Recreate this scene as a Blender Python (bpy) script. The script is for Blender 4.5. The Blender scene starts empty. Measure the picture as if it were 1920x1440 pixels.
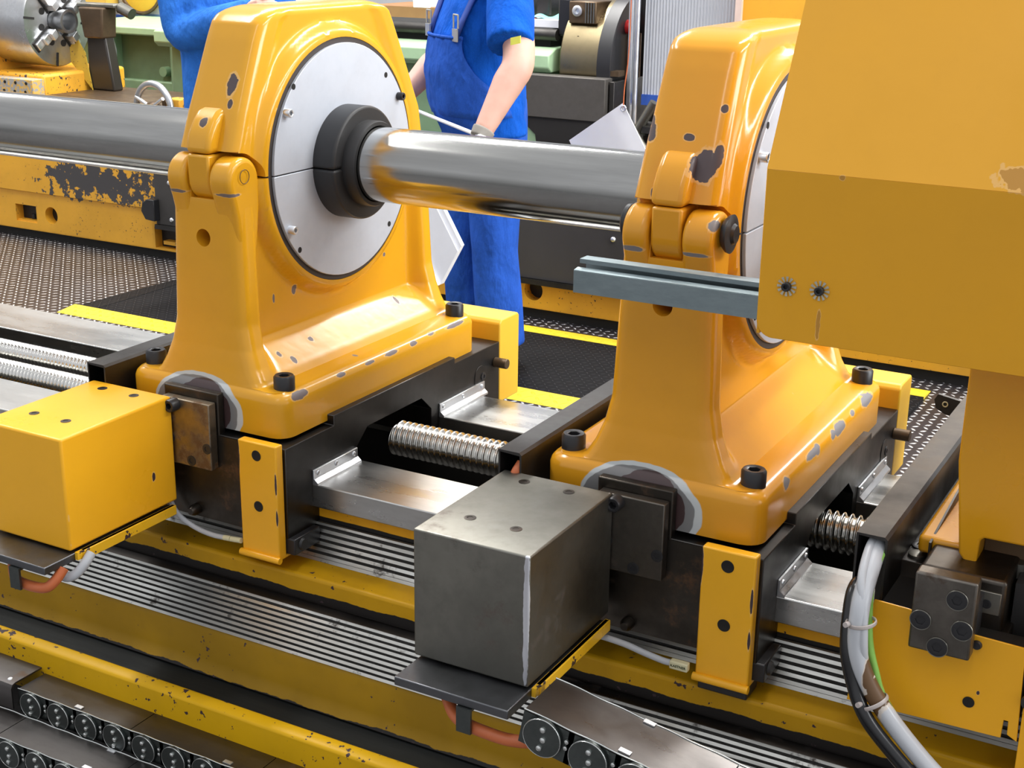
import bpy, bmesh, math, random
from math import sin, cos, pi, radians, sqrt
from mathutils import Vector, Matrix, noise

random.seed(7)
C = bpy.context.scene.collection
scn = bpy.context.scene

# ---------------------------------------------------------------- camera
CAM = Vector((1.562, -2.057, 1.75))
YAW, PITCH, ROLL, FPX = -0.50378826, -0.31644746, 0.01397421, 2635.79
f_ = Vector((sin(YAW) * cos(PITCH), cos(YAW) * cos(PITCH), sin(PITCH)))
r0 = Vector((cos(YAW), -sin(YAW), 0))
u0 = r0.cross(f_)
r_ = r0 * cos(ROLL) + u0 * sin(ROLL)
u_ = -r0 * sin(ROLL) + u0 * cos(ROLL)
cd = bpy.data.cameras.new('camera')
cam = bpy.data.objects.new('camera', cd)
C.objects.link(cam)
cam.matrix_world = Matrix(((r_.x, u_.x, -f_.x, CAM.x), (r_.y, u_.y, -f_.y, CAM.y), (r_.z, u_.z, -f_.z, CAM.z), (0, 0, 0, 1)))
cd.sensor_width = 36
cd.lens = FPX / 1920 * 36
cd.clip_start = 0.05
cd.clip_end = 100
scn.camera = cam

# ---------------------------------------------------------------- world, lights, exposure
scn.view_settings.view_transform = 'Standard'
scn.view_settings.look = 'None'
scn.view_settings.gamma = 1
scn.view_settings.use_curve_mapping = False
scn.view_settings.exposure = 0.36
w = bpy.data.worlds.new('hall_air')
scn.world = w
w.use_nodes = True
nt = w.node_tree
bg = nt.nodes['Background']
tc = nt.nodes.new('ShaderNodeTexCoord')
sp = nt.nodes.new('ShaderNodeSeparateXYZ')
nt.links.new(tc.outputs['Generated'], sp.inputs[0])
cr = nt.nodes.new('ShaderNodeValToRGB')
cr.color_ramp.elements[0].position = 0.38
cr.color_ramp.elements[0].color = (0.10, 0.10, 0.10, 1)
cr.color_ramp.elements[1].position = 0.58
cr.color_ramp.elements[1].color = (0.60, 0.61, 0.64, 1)
mp = nt.nodes.new('ShaderNodeMapRange')
mp.inputs['From Min'].default_value = -1
mp.inputs['From Max'].default_value = 1
nt.links.new(sp.outputs['Z'], mp.inputs['Value'])
nt.links.new(mp.outputs[0], cr.inputs[0])
nt.links.new(cr.outputs[0], bg.inputs[0])
bg.inputs[1].default_value = 1.0


def lamp(loc, target, sx, sy, power, col=(1, 0.98, 0.95)):
    d = bpy.data.lights.new('hall_light', 'AREA')
    d.shape = 'RECTANGLE'
    d.size = sx
    d.size_y = sy
    d.energy = power
    d.color = col
    o = bpy.data.objects.new('hall_light', d)
    C.objects.link(o)
    o.location = loc
    o.rotation_euler = (Vector(target) - Vector(loc)).to_track_quat('-Z', 'Y').to_euler()
    return o


# rows of tubes under the roof of the hall, along the machines; the last, behind the camera, is added to brighten near faces
for lx, ly, pw in ((5.5, 1.0, 200), (6.5, 4.2, 250), (1.2, 2.6, 180), (-3.0, 4.4, 260), (-3.0, 0.4, 150), (-7.5, 3.0, 200), (1.0, 7.5, 300), (1.5, -4.2, 26)):
    lamp((lx, ly, 5.6), (lx, ly, 0), 0.45, 3.4, pw)
# tall window band in the end wall on the tailstock side of the hall
lamp((8.5, 2.0, 3.2), (0.2, 0.3, 1.1), 5.5, 3.0, 430, (0.95, 0.98, 1.0))

# ---------------------------------------------------------------- mesh helpers


def frame_of(d):
    d = Vector(d).normalized()
    a = Vector((0, 0, 1)) if abs(d.z) < 0.9 else Vector((1, 0, 0))
    u = a.cross(d).normalized()
    return u, d.cross(u), d


def hexr(a, r):
    k = (a % (pi / 3)) - pi / 6
    return r / cos(k)


class MB:
    def __init__(s):
        s.v, s.f = [], []

    def add(s, vs, fs):
        n = len(s.v)
        s.v += [tuple(v) for v in vs]
        s.f += [tuple(n + i for i in f) for f in fs]
        return s

    def box(s, x0, x1, y0, y1, z0, z1):
        vs = [(x, y, z) for x in (x0, x1) for y in (y0, y1) for z in (z0, z1)]
        return s.add(vs, [(0, 1, 3, 2), (4, 6, 7, 5), (0, 4, 5, 1), (2, 3, 7, 6), (0, 2, 6, 4), (1, 5, 7, 3)])

    def prism(s, poly, axis, a0, a1):
        def P(p, a):
            if axis == 'X':
                return (a, p[0], p[1])
            if axis == 'Y':
                return (p[0], a, p[1])
            return (p[0], p[1], a)
        n = len(poly)
        vs = [P(p, a0) for p in poly] + [P(p, a1) for p in poly]
        fs = [tuple(range(n)), tuple(range(2 * n - 1, n - 1, -1))]
        fs += [(i, i + n, (i + 1) % n + n, (i + 1) % n) for i in range(n)]
        return s.add(vs, fs)

    def sheet(s, pts, th):
        """polygon given by 3-D points, thickened by th along its normal"""
        P = [Vector(p) for p in pts]
        nrm = (P[1] - P[0]).cross(P[2] - P[0]).normalized() * th
        n = len(P)
        fs = [tuple(range(n)), tuple(range(2 * n - 1, n - 1, -1))] + [(i, (i + 1) % n, (i + 1) % n + n, i + n) for i in range(n)]
        return s.add(P + [p + nrm for p in P], fs)

    def lathe(s, o, d, prof, n=28, hexfrom=None, closed=False):
        """prof: list of (t, r) along axis d from o"""
        o = Vector(o)
        u, v, w_ = frame_of(d)
        vs, fs = [], []
        for k, (t, r) in enumerate(prof):
            for i in range(n):
                a = 2 * pi * i / n
                rr = hexr(a, r * 0.9) if (hexfrom is not None and k >= hexfrom and r > 0) else r
                vs.append(o + w_ * t + (u * cos(a) + v * sin(a)) * max(rr, 1e-5))
        for k in range(len(prof) - 1):
            for i in range(n):
                j = (i + 1) % n
                fs.append((k * n + i, k * n + j, (k + 1) * n + j, (k + 1) * n + i))
        if closed:
            k = len(prof) - 1
            fs += [(k * n + i, k * n + (i + 1) % n, (i + 1) % n, i) for i in range(n)]
        else:
            fs.append(tuple(range(n - 1, -1, -1)))
            k = (len(prof) - 1) * n
            fs.append(tuple(k + i for i in range(n)))
        return s.add(vs, fs)

    def cyl(s, a, b, r, r2=None, n=28):
        a, b = Vector(a), Vector(b)
        return s.lathe(a, b - a, [(0, r), ((b - a).length, r if r2 is None else r2)], n)

    def bolt(s, o, d, r, h, n=24, sock=0.5):
        return s.lathe(o, d, [(0, r), (h * 0.88, r), (h, r * 0.86), (h, r * sock * 1.25), (h * 0.96, r * sock), (h * 0.35, r * sock), (h * 0.33, 0)], n, hexfrom=4)

    def tube(s, pts, r, n=12, step=6, taper=None):
        P = [Vector(p) for p in pts]
        Q = []
        if len(P) > 2:
            E = [P[0] * 2 - P[1]] + P + [P[-1] * 2 - P[-2]]
            for i in range(1, len(E) - 2):
                for k in range(step):
                    t = k / step
                    a, b, c, d = E[i - 1], E[i], E[i + 1], E[i + 2]
                    Q.append(0.5 * ((2 * b) + (c - a) * t + (2 * a - 5 * b + 4 * c - d) * t * t + (3 * b - a - 3 * c + d) * t ** 3))
            Q.append(P[-1])
        else:
            Q = P
        vs, fs = [], []
        up = Vector((0.13, 0.21, 0.97))
        for i, q in enumerate(Q):
            t = (Q[min(i + 1, len(Q) - 1)] - Q[max(i - 1, 0)]).normalized()
            u = up.cross(t).normalized() if abs(up.dot(t)) < 0.98 else Vector((1, 0, 0)).cross(t).normalized()
            v = t.cross(u)
            up = v
            for k in range(n):
                a = 2 * pi * k / n
                vs.append(q + (u * cos(a) + v * sin(a)) * r)
        m = len(Q)
        for i in range(m - 1):
            for k in range(n):
                j = (k + 1) % n
                fs.append((i * n + k, i * n + j, (i + 1) * n + j, (i + 1) * n + k))
        fs.append(tuple(range(n - 1, -1, -1)))
        fs.append(tuple((m - 1) * n + k for k in range(n)))
        return s.add(vs, fs)

    def ring(s, o, d, R, r, n=40, m=10, flat=1.0):
        o = Vector(o)
        u, v, w_ = frame_of(d)
        vs, fs = [], []
        for i in range(n):
            a = 2 * pi * i / n
            e = u * cos(a) + v * sin(a)
            for k in range(m):
                b = 2 * pi * k / m
                vs.append(o + e * (R + r * cos(b)) + w_ * (r * flat * sin(b)))
        for i in range(n):
            for k in range(m):
                i2, k2 = (i + 1) % n, (k + 1) % m
                fs.append((i * m + k, i2 * m + k, i2 * m + k2, i * m + k2))
        return s.add(vs, fs)

    def mesh(s, name, org=(0, 0, 0)):
        me = bpy.data.meshes.new(name)
        o = Vector(org)
        me.from_pydata([tuple(Vector(v) - o) for v in s.v], [], s.f)
        bm = bmesh.new()
        bm.from_mesh(me)
        bmesh.ops.recalc_face_normals(bm, faces=bm.faces)
        bm.to_mesh(me)
        bm.free()
        me.shade_smooth()
        me.set_sharp_from_angle(angle=radians(38))
        return me

    def build(s, name, mat, parent=None, bevel=0, seg=2, angle=38):
        org = world_of(parent)
        me = s.mesh(name, org)
        o = bpy.data.objects.new(name, me)
        C.objects.link(o)
        me.materials.append(mat)
        if parent:
            o.parent = parent
        if bevel:
            b = o.modifiers.new('edge', 'BEVEL')
            b.width = bevel
            b.segments = seg
            b.limit_method = 'ANGLE'
            b.angle_limit = radians(40)
            b.harden_normals = False
        return o


def world_of(p):
    v = Vector((0, 0, 0))
    while p is not None:
        v = v + p.location
        p = p.parent
    return v


def tag(o, label, cat, group=None, kind=None):
    if label:
        o['label'] = label
    if cat:
        o['category'] = cat
    if group:
        o['group'] = group
    if kind:
        o['kind'] = kind
    return o


def thing(name, loc, label, cat, group=None):
    o = bpy.data.objects.new(name, None)
    o.empty_display_size = 0.1
    C.objects.link(o)
    o.location = loc
    return tag(o, label, cat, group)


def struct(name, mb, mat, **k):
    return tag(mb.build(name, mat, None, **k), None, None, None, 'structure')


def cut(o, mb):
    """boolean difference with a cutter that is thrown away afterwards"""
    org = world_of(o)
    me = mb.mesh('cutter', org)
    c = bpy.data.objects.new('cutter', me)
    C.objects.link(c)
    c.location = org
    m = o.modifiers.new('b', 'BOOLEAN')
    m.operation = 'DIFFERENCE'
    m.solver = 'EXACT'
    m.object = c
    bpy.context.view_layer.update()
    dg = bpy.context.evaluated_depsgraph_get()
    new = bpy.data.meshes.new_from_object(o.evaluated_get(dg))
    o.modifiers.clear()
    o.data = new
    bpy.data.objects.remove(c)
    new.shade_smooth()
    new.set_sharp_from_angle(angle=radians(38))
    return o


# ---------------------------------------------------------------- materials
def N(nt, t, **k):
    n = nt.nodes.new(t)
    for a, b in k.items():
        setattr(n, a, b)
    return n


def mth(nt, op, a, b=None, c=None, clamp=False):
    n = nt.nodes.new('ShaderNodeMath')
    n.operation = op
    n.use_clamp = clamp
    for i, x in enumerate((a, b, c)):
        if x is None:
            continue
        if isinstance(x, (int, float)):
            n.inputs[i].default_value = x
        else:
            nt.links.new(x, n.inputs[i])
    return n.outputs[0]


def mixc(nt, fac, a, b, mode='MIX'):
    n = nt.nodes.new('ShaderNodeMix')
    n.data_type = 'RGBA'
    n.blend_type = mode
    for i, x in ((0, fac), (6, a), (7, b)):
        if isinstance(x, (int, float)):
            n.inputs[i].default_value = x
        elif isinstance(x, tuple):
            n.inputs[i].default_value = (*x[:3], 1)
        else:
            nt.links.new(x, n.inputs[i])
    return n.outputs[2]


def noi(nt, co, scale, detail=4, rough=0.55, vec=None):
    n = nt.nodes.new('ShaderNodeTexNoise')
    n.inputs['Scale'].default_value = scale
    n.inputs['Detail'].default_value = detail
    n.inputs['Roughness'].default_value = rough
    if vec:
        m = nt.nodes.new('ShaderNodeMapping')
        m.inputs['Scale'].default_value = vec
        nt.links.new(co, m.inputs[0])
        co = m.outputs[0]
    nt.links.new(co, n.inputs['Vector'])
    return n.outputs['Fac']


def ramp(nt, x, a, b, lo=0.0, hi=1.0):
    n = nt.nodes.new('ShaderNodeMapRange')
    n.interpolation_type = 'SMOOTHSTEP'
    n.inputs['From Min'].default_value = a
    n.inputs['From Max'].default_value = b
    n.inputs['To Min'].default_value = lo
    n.inputs['To Max'].default_value = hi
    nt.links.new(x, n.inputs['Value'])
    return n.outputs[0]


def start(name):
    m = bpy.data.materials.new(name)
    m.use_nodes = True
    nt = m.node_tree
    b = nt.nodes['Principled BSDF']
    co = nt.nodes.new('ShaderNodeTexCoord').outputs['Object']
    return m, nt, b, co


def spotmask(nt, co, spots, wob=0.35, wscale=90):
    """union of ragged ellipsoid patches (x, y, z, rx, ry, rz) -> signed amount (>0 inside)"""
    nz = noi(nt, co, wscale, 2)
    best = None
    for x, y, z, rx, ry, rz in spots:
        a = nt.nodes.new('ShaderNodeVectorMath')
        a.operation = 'SUBTRACT'
        nt.links.new(co, a.inputs[0])
        a.inputs[1].default_value = (x, y, z)
        b = nt.nodes.new('ShaderNodeVectorMath')
        b.operation = 'MULTIPLY'
        nt.links.new(a.outputs[0], b.inputs[0])
        b.inputs[1].default_value = (1 / rx, 1 / ry, 1 / rz)
        l = nt.nodes.new('ShaderNodeVectorMath')
        l.operation = 'LENGTH'
        nt.links.new(b.outputs[0], l.inputs[0])
        v = l.outputs['Value']
        best = v if best is None else mth(nt, 'MINIMUM', best, v)
    j = mth(nt, 'MULTIPLY_ADD', nz, wob * 2, -wob)
    v = mth(nt, 'ADD', best, j)
    return mth(nt, 'SUBTRACT', 1.0, v)


def paint(name, col, rough=0.22, spots=(), specks=0.0, dark=(0.05, 0.03, 0.035), dirt=0.15, coat=0.0, wob=0.35, bump=0.02, org=(0, 0, 0), extra=None, speck_scale=60, wscale=90, spec=0.5):
    m, nt, b, co = start(name)
    n1 = noi(nt, co, 3.5, 5)
    n2 = noi(nt, co, 35, 4)
    base = mixc(nt, ramp(nt, n1, 0.35, 0.7), col, tuple(c * (1 - dirt) for c in col))
    base = mixc(nt, ramp(nt, n2, 0.5, 0.8, 0, dirt), base, tuple(c * 0.6 for c in col))
    rg = ramp(nt, n1, 0.3, 0.7, rough * 0.8, rough * 1.35)
    if extra:
        base = extra(nt, co, base)
    if spots:
        s = spotmask(nt, co, [(x - org[0], y - org[1], z - org[2], rx, ry, rz) for x, y, z, rx, ry, rz in spots], wob, wscale)
        rim = ramp(nt, s, -0.28, -0.16)
        base = mixc(nt, mth(nt, 'MULTIPLY', rim, 0.3), base, (0.85, 0.62, 0.35))
        k = ramp(nt, s, -0.02, 0.02)
        base = mixc(nt, k, base, dark)
        rg = mth(nt, 'MAXIMUM', rg, mth(nt, 'MULTIPLY', k, 0.5))
    if specks:
        sn = noi(nt, co, speck_scale, 3, 0.6)
        lg = noi(nt, co, 4, 2)
        v = mth(nt, 'MULTIPLY_ADD', lg, 0.35, sn)
        k = ramp(nt, v, 0.92 - specks, 0.935 - specks)
        base = mixc(nt, k, base, dark)
    nt.links.new(base, b.inputs['Base Color'])
    nt.links.new(rg, b.inputs['Roughness'])
    b.inputs['Coat Weight'].default_value = coat
    b.inputs['Specular IOR Level'].default_value = spec
    b.inputs['Coat Roughness'].default_value = 0.08
    bp = N(nt, 'ShaderNodeBump')
    bp.inputs['Strength'].default_value = bump * 10
    bp.inputs['Distance'].default_value = 0.002
    nt.links.new(noi(nt, co, 18, 3), bp.inputs['Height'])
    nt.links.new(bp.outputs[0], b.inputs['Normal'])
    return m


def metal(name, col, rough=0.3, stain=0.3, scale=6, vec=(1, 1, 1), metallic=1.0, rust=0.0, rustcol=(0.09, 0.045, 0.02), bump=0.01, spots=(), org=(0, 0, 0), spotcol=(0.6, 0.6, 0.6)):
    m, nt, b, co = start(name)
    n1 = noi(nt, co, scale, 6, 0.6, vec)
    n2 = noi(nt, co, scale * 9, 4, 0.6, vec)
    base = mixc(nt, ramp(nt, n1, 0.3, 0.7, 0, stain * 1.6), col, tuple(c * 0.45 for c in col))
    base = mixc(nt, ramp(nt, n2, 0.45, 0.75, 0, stain), base, tuple(c * 0.6 for c in col))
    met = metallic
    if rust:
        n3 = noi(nt, co, scale * 2.3, 6, 0.7)
        k = ramp(nt, n3, 0.62 - rust * 0.3, 0.75 - rust * 0.25)
        base = mixc(nt, k, base, rustcol)
        met = mth(nt, 'MULTIPLY', mth(nt, 'SUBTRACT', 1.0, mth(nt, 'MULTIPLY', k, 0.7)), metallic)
    if spots:
        s = spotmask(nt, co, [(x - org[0], y - org[1], z - org[2], rx, ry, rz) for x, y, z, rx, ry, rz in spots], 0.4, 60)
        base = mixc(nt, ramp(nt, s, -0.05, 0.05), base, spotcol)
    nt.links.new(base, b.inputs['Base Color'])
    if isinstance(met, float) or isinstance(met, int):
        b.inputs['Metallic'].default_value = met
    else:
        nt.links.new(met, b.inputs['Metallic'])
    nt.links.new(ramp(nt, n1, 0.25, 0.75, rough * 0.75, min(1, rough * 1.5)), b.inputs['Roughness'])
    bp = N(nt, 'ShaderNodeBump')
    bp.inputs['Strength'].default_value = bump * 10
    bp.inputs['Distance'].default_value = 0.001
    nt.links.new(n2, bp.inputs['Height'])
    nt.links.new(bp.outputs[0], b.inputs['Normal'])
    return m


def plain(name, col, rough=0.5, metallic=0.0, var=0.12, scale=12, spec=0.5):
    m, nt, b, co = start(name)
    n1 = noi(nt, co, scale, 4)
    nt.links.new(mixc(nt, ramp(nt, n1, 0.3, 0.75), col, tuple(c * (1 - var) for c in col)), b.inputs['Base Color'])
    b.inputs['Roughness'].default_value = rough
    b.inputs['Metallic'].default_value = metallic
    b.inputs['Specular IOR Level'].default_value = spec
    return m


def cloth(name, col, scale=14, st=0.6, rough=0.85):
    m, nt, b, co = start(name)
    n1 = noi(nt, co, scale, 4, 0.5, (1, 1, 0.5))
    n2 = noi(nt, co, 220, 2)
    c1 = mixc(nt, ramp(nt, n1, 0.3, 0.7), col, tuple(c * 0.75 for c in col))
    nt.links.new(mixc(nt, ramp(nt, n2, 0.4, 0.7, 0, 0.25), c1, tuple(min(1, c * 1.3) for c in col)), b.inputs['Base Color'])
    b.inputs['Roughness'].default_value = rough
    b.inputs['Specular IOR Level'].default_value = 0.15
    bp = N(nt, 'ShaderNodeBump')
    bp.inputs['Strength'].default_value = st
    bp.inputs['Distance'].default_value = 0.07
    nt.links.new(n1, bp.inputs['Height'])
    nt.links.new(bp.outputs[0], b.inputs['Normal'])
    return m


def tread(name, pitch, col, barcol, rough, metallic, ang=0.0, la=0.42, lb=0.16, h=0.004, wear=0.5, spec=0.5):
    """checker plate: short raised bars, turned by a right angle from cell to cell"""
    m, nt, b, co = start(name)
    mp_ = N(nt, 'ShaderNodeMapping')
    mp_.inputs['Scale'].default_value = (1 / pitch, 1 / pitch, 1)
    mp_.inputs['Rotation'].default_value = (0, 0, ang)
    nt.links.new(co, mp_.inputs[0])
    s = N(nt, 'ShaderNodeSeparateXYZ')
    nt.links.new(mp_.outputs[0], s.inputs[0])
    x, y = s.outputs[0], s.outputs[1]
    fx, fy = mth(nt, 'FLOOR', x), mth(nt, 'FLOOR', y)
    par = mth(nt, 'FLOORED_MODULO', mth(nt, 'ADD', fx, fy), 2.0)
    lx = mth(nt, 'SUBTRACT', mth(nt, 'SUBTRACT', x, fx), 0.5)
    ly = mth(nt, 'SUBTRACT', mth(nt, 'SUBTRACT', y, fy), 0.5)
    p = mth(nt, 'MULTIPLY', mth(nt, 'ADD', lx, ly), 0.7071)
    q = mth(nt, 'MULTIPLY', mth(nt, 'SUBTRACT', lx, ly), 0.7071)

    def d(a, c):
        a2 = mth(nt, 'POWER', mth(nt, 'DIVIDE', a, la * 1.15), 2.0)
        c2 = mth(nt, 'POWER', mth(nt, 'DIVIDE', c, lb), 2.0)
        return mth(nt, 'SQRT', mth(nt, 'ADD', a2, c2))
    dd = mth(nt, 'ADD', mth(nt, 'MULTIPLY', d(p, q), par), mth(nt, 'MULTIPLY', d(q, p), mth(nt, 'SUBTRACT', 1.0, par)))
    k = ramp(nt, dd, 1.15, 0.55)
    nn = noi(nt, co, 5, 5, 0.6)
    g = ramp(nt, nn, 0.35, 0.7)
    ba = mixc(nt, g, col, tuple(c * (1 - wear * 0.7) for c in col))
    nt.links.new(mixc(nt, k, ba, barcol), b.inputs['Base Color'])
    b.inputs['Metallic'].default_value = metallic
    b.inputs['Specular IOR Level'].default_value = spec
    nt.links.new(ramp(nt, k, 0, 1, rough * 1.4, rough), b.inputs['Roughness'])
    bp = N(nt, 'ShaderNodeBump')
    bp.inputs['Strength'].default_value = 1.0
    bp.inputs['Distance'].default_value = h
    nt.links.new(k, bp.inputs['Height'])
    nt.links.new(bp.outputs[0], b.inputs['Normal'])
    return m


YEL = (0.73, 0.355, 0.014)
M = {}
M['black'] = plain('black_oxide', (0.018, 0.018, 0.02), 0.38)
M['hole'] = plain('hole_dark', (0.008, 0.007, 0.006), 0.8)
M['rubber'] = plain('black_rubber', (0.02, 0.02, 0.021), 0.5)
M['saddle'] = metal('ground_saddle_steel', (0.095, 0.091, 0.087), 0.34, 0.5, 5, (1, 1, 1))
M['saddle_front'] = metal('oily_steel', (0.10, 0.088, 0.075), 0.35, 0.5, 7, rust=0.25)
M['way'] = metal('ground_way_steel', (0.62, 0.62, 0.60), 0.26, 0.22, 3, (1, 4, 4))
M['bar'] = metal('polished_bar_steel', (0.50, 0.50, 0.48), 0.12, 0.45, 2.2, (0.35, 5, 5), bump=0.0015)
M['screw'] = metal('bright_screw_steel', (0.75, 0.74, 0.70), 0.16, 0.15, 12, bump=0.0)
M['alu'] = metal('cover_plate_aluminium', (0.60, 0.64, 0.71), 0.52, 0.10, 4, metallic=0.5, bump=0.004)
M['zinc'] = metal('zinc_wiper', (0.80, 0.82, 0.85), 0.35, 0.1, 20)
M['galv'] = metal('galvanised_rail', (0.33, 0.40, 0.42), 0.42, 0.25, 10, (1, 3, 3))
M['trough'] = metal('trough_sheet_steel', (0.09, 0.086, 0.082), 0.42, 0.3, 6)
M['troughin'] = plain('trough_inside', (0.03, 0.03, 0.03), 0.7)
M['boxsteel'] = metal('scale_box_steel', (0.30, 0.292, 0.255), 0.40, 0.5, 4, rust=0.16, rustcol=(0.10, 0.075, 0.06), spots=((0.789, -0.606, 0.89, .0045, .0045, .10), (0.788, -0.36, 0.90, .004, .014, .08)), spotcol=(0.75, 0.76, 0.8), org=(0.7, -0.48, 0.785))
M['block'] = metal('rusty_block_steel', (0.36, 0.30, 0.22), 0.40, 0.5, 14, rust=0.42, rustcol=(0.13, 0.07, 0.03))
M['blockgrey'] = metal('greasy_block_steel', (0.21, 0.19, 0.165), 0.36, 0.6, 10, rust=0.2, rustcol=(0.07, 0.045, 0.03))
M['plate'] = metal('mount_plate_steel', (0.16, 0.165, 0.175), 0.4, 0.3, 8)
M['slat'] = metal('slat_steel', (0.62, 0.62, 0.58), 0.36, 0.4, 9, (0.4, 3, 3), rust=0.14, rustcol=(0.03, 0.02, 0.015))
M['chainlid'] = metal('chain_lid_steel', (0.155, 0.145, 0.14), 0.32, 0.35, 4, (1, 2, 2), rust=0.10)
M['chainside'] = metal('chain_side_steel', (0.13, 0.145, 0.14), 0.34, 0.35, 18)
M['chainbright'] = metal('chain_rivet_steel', (0.7, 0.72, 0.7), 0.25, 0.1, 20)
M['grey_cable'] = plain('grey_cable_sheath', (0.50, 0.52, 0.55), 0.4)
M['black_cable'] = plain('black_cable_sheath', (0.012, 0.012, 0.013), 0.25)
M['green_cable'] = plain('green_cable_sheath', (0.30, 0.62, 0.12), 0.4)
M['orange_cable'] = plain('orange_cable_sheath', (0.55, 0.14, 0.045), 0.45)
M['tie'] = plain('cable_tie_nylon', (0.45, 0.40, 0.38), 0.4)
M['cream'] = plain('cream_tag', (0.70, 0.66, 0.42), 0.5)
M['ink'] = plain('tag_ink', (0.05, 0.07, 0.03), 0.6)
M['white'] = plain('white_card', (0.90, 0.92, 0.98), 0.5, var=0.04)
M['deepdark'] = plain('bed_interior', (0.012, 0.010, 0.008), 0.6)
M['groove'] = metal('grimy_channel', (0.020, 0.024, 0.025), 0.5, 0.4, 5, (0.3, 3, 3), metallic=0.6)
M['skin'] = plain('skin', (0.72, 0.42, 0.33), 0.5, var=0.1, scale=20)
M['hair'] = plain('hair', (0.10, 0.06, 0.03), 0.7)
M['shirt'] = cloth('blue_tshirt', (0.004, 0.10, 0.55), 11, 0.5)
M['dung'] = cloth('blue_dungarees', (0.022, 0.10, 0.50), 9, 0.6)
M['jacket'] = cloth('blue_work_jacket', (0.03, 0.17, 0.62), 9, 0.7)
M['strap'] = plain('strap_blue', (0.02, 0.06, 0.32), 0.7)
M['buckle'] = plain('buckle_metal', (0.62, 0.60, 0.50), 0.35, 0.6)
M['glove'] = plain('grey_glove', (0.30, 0.28, 0.25), 0.8)
M['boots'] = plain('black_boot', (0.02, 0.02, 0.02), 0.5)
M['tread'] = tread('steel_checker_plate', 0.034, (0.085, 0.075, 0.078), (0.95, 0.95, 0.95), 0.25, 0.6, 0.0, la=.34, lb=.17, h=.006)
M['mat'] = tread('black_checker_mat', 0.026, (0.008, 0.008, 0.009), (0.035, 0.035, 0.037), 0.42, 0.0, 0.1, la=0.36, lb=0.11, h=0.003, spec=0.12)
M['mat_edge'] = tread('yellow_mat_edge', 0.036, (0.85, 0.62, 0.03), (0.80, 0.55, 0.02), 0.4, 0.0, 0.0, h=0.002, wear=0.15)
M['green'] = plain('green_machine_paint', (0.27, 0.42, 0.25), 0.4)
M['greenlight'] = plain('light_green_paint', (0.42, 0.62, 0.38), 0.4)
M['greendark'] = plain('green_panel_recess', (0.17, 0.26, 0.16), 0.45)
M['tray'] = metal('chip_tray_steel', (0.13, 0.12, 0.11), 0.5, 0.3, 5, metallic=0.5)
M['chuckface'] = metal('turned_chuck_steel', (0.60, 0.61, 0.62), 0.3, 0.25, 6)
M['chuckbrown'] = metal('oiled_chuck_steel', (0.33, 0.27, 0.16), 0.3, 0.3, 4)
M['plasticred'] = plain('red_plastic', (0.70, 0.03, 0.03), 0.35)
M['panelgrey'] = plain('grey_corrugated', (0.50, 0.52, 0.56), 0.5, var=0.05)
M['blue'] = plain('blue_strip', (0.03, 0.10, 0.45), 0.5)
M['lightblue'] = plain('light_blue_panel', (0.20, 0.38, 0.68), 0.5)
M['wood'] = plain('brown_wood', (0.30, 0.15, 0.06), 0.6)
M['brown'] = metal('oily_brown_steel', (0.14, 0.09, 0.05), 0.4, 0.5, 8, metallic=0.5)
M['teal'] = plain('turquoise_cloth', (0.25, 0.65, 0.62), 0.7)

# ================================================================ steady rests
AX = 1.343        # height of the spindle line


def lerp_tab(tab, z):
    if z <= tab[0][0]:
        return tab[0][1]
    for (a, p), (b, q) in zip(tab, tab[1:]):
        if z <= b:
            return p + (q - p) * (z - a) / (b - a)
    return tab[-1][1]


def sst(x):
    x = max(0.0, min(1.0, x))
    return x * x * (3 - 2 * x)


HP = [(.925, .171), (.984, .171), (.992, .169), (.998, .164), (1.001, .155), (1.003, .120), (1.008, .113), (1.03, .100), (1.06, .088), (1.10, .079), (1.2, .075), (1.342, .070), (1.345, .066), (1.39, .064), (1.5, .060), (1.58, .058), (1.600, .057), (1.606, .053), (1.611, .046), (1.6140, .035), (1.615, .024)]
HW = [(.925, .171), (.984, .171), (.992, .169), (.998, .164), (1.001, .155), (1.003, .118), (1.008, .113), (1.013, .108), (1.018, .102), (1.052, .063), (1.057, .057), (1.062, .0535), (1.07, .053), (1.602, .053), (1.607, .050), (1.611, .045), (1.6140, .035), (1.615, .024)]
YF = [(.925, .317), (.986, .317), (.996, .313), (1.001, .308), (1.02, .305), (1.06, .300), (1.10, .297), (1.31, .292), (1.345, .286), (1.39, .279), (1.45, .256), (1.5, .234), (1.565, .205), (1.59, .192), (1.600, .180), (1.608, .162), (1.613, .142), (1.615, .125)]
YB = [(.925, .317), (.986, .317), (.996, .313), (1.001, .310), (1.02, .309), (1.06, .308), (1.10, .306), (1.2, .303), (1.31, .298), (1.345, .293), (1.41, .285), (1.5, .244), (1.575, .207), (1.595, .196), (1.604, .182), (1.610, .160), (1.615, .135)]


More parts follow.
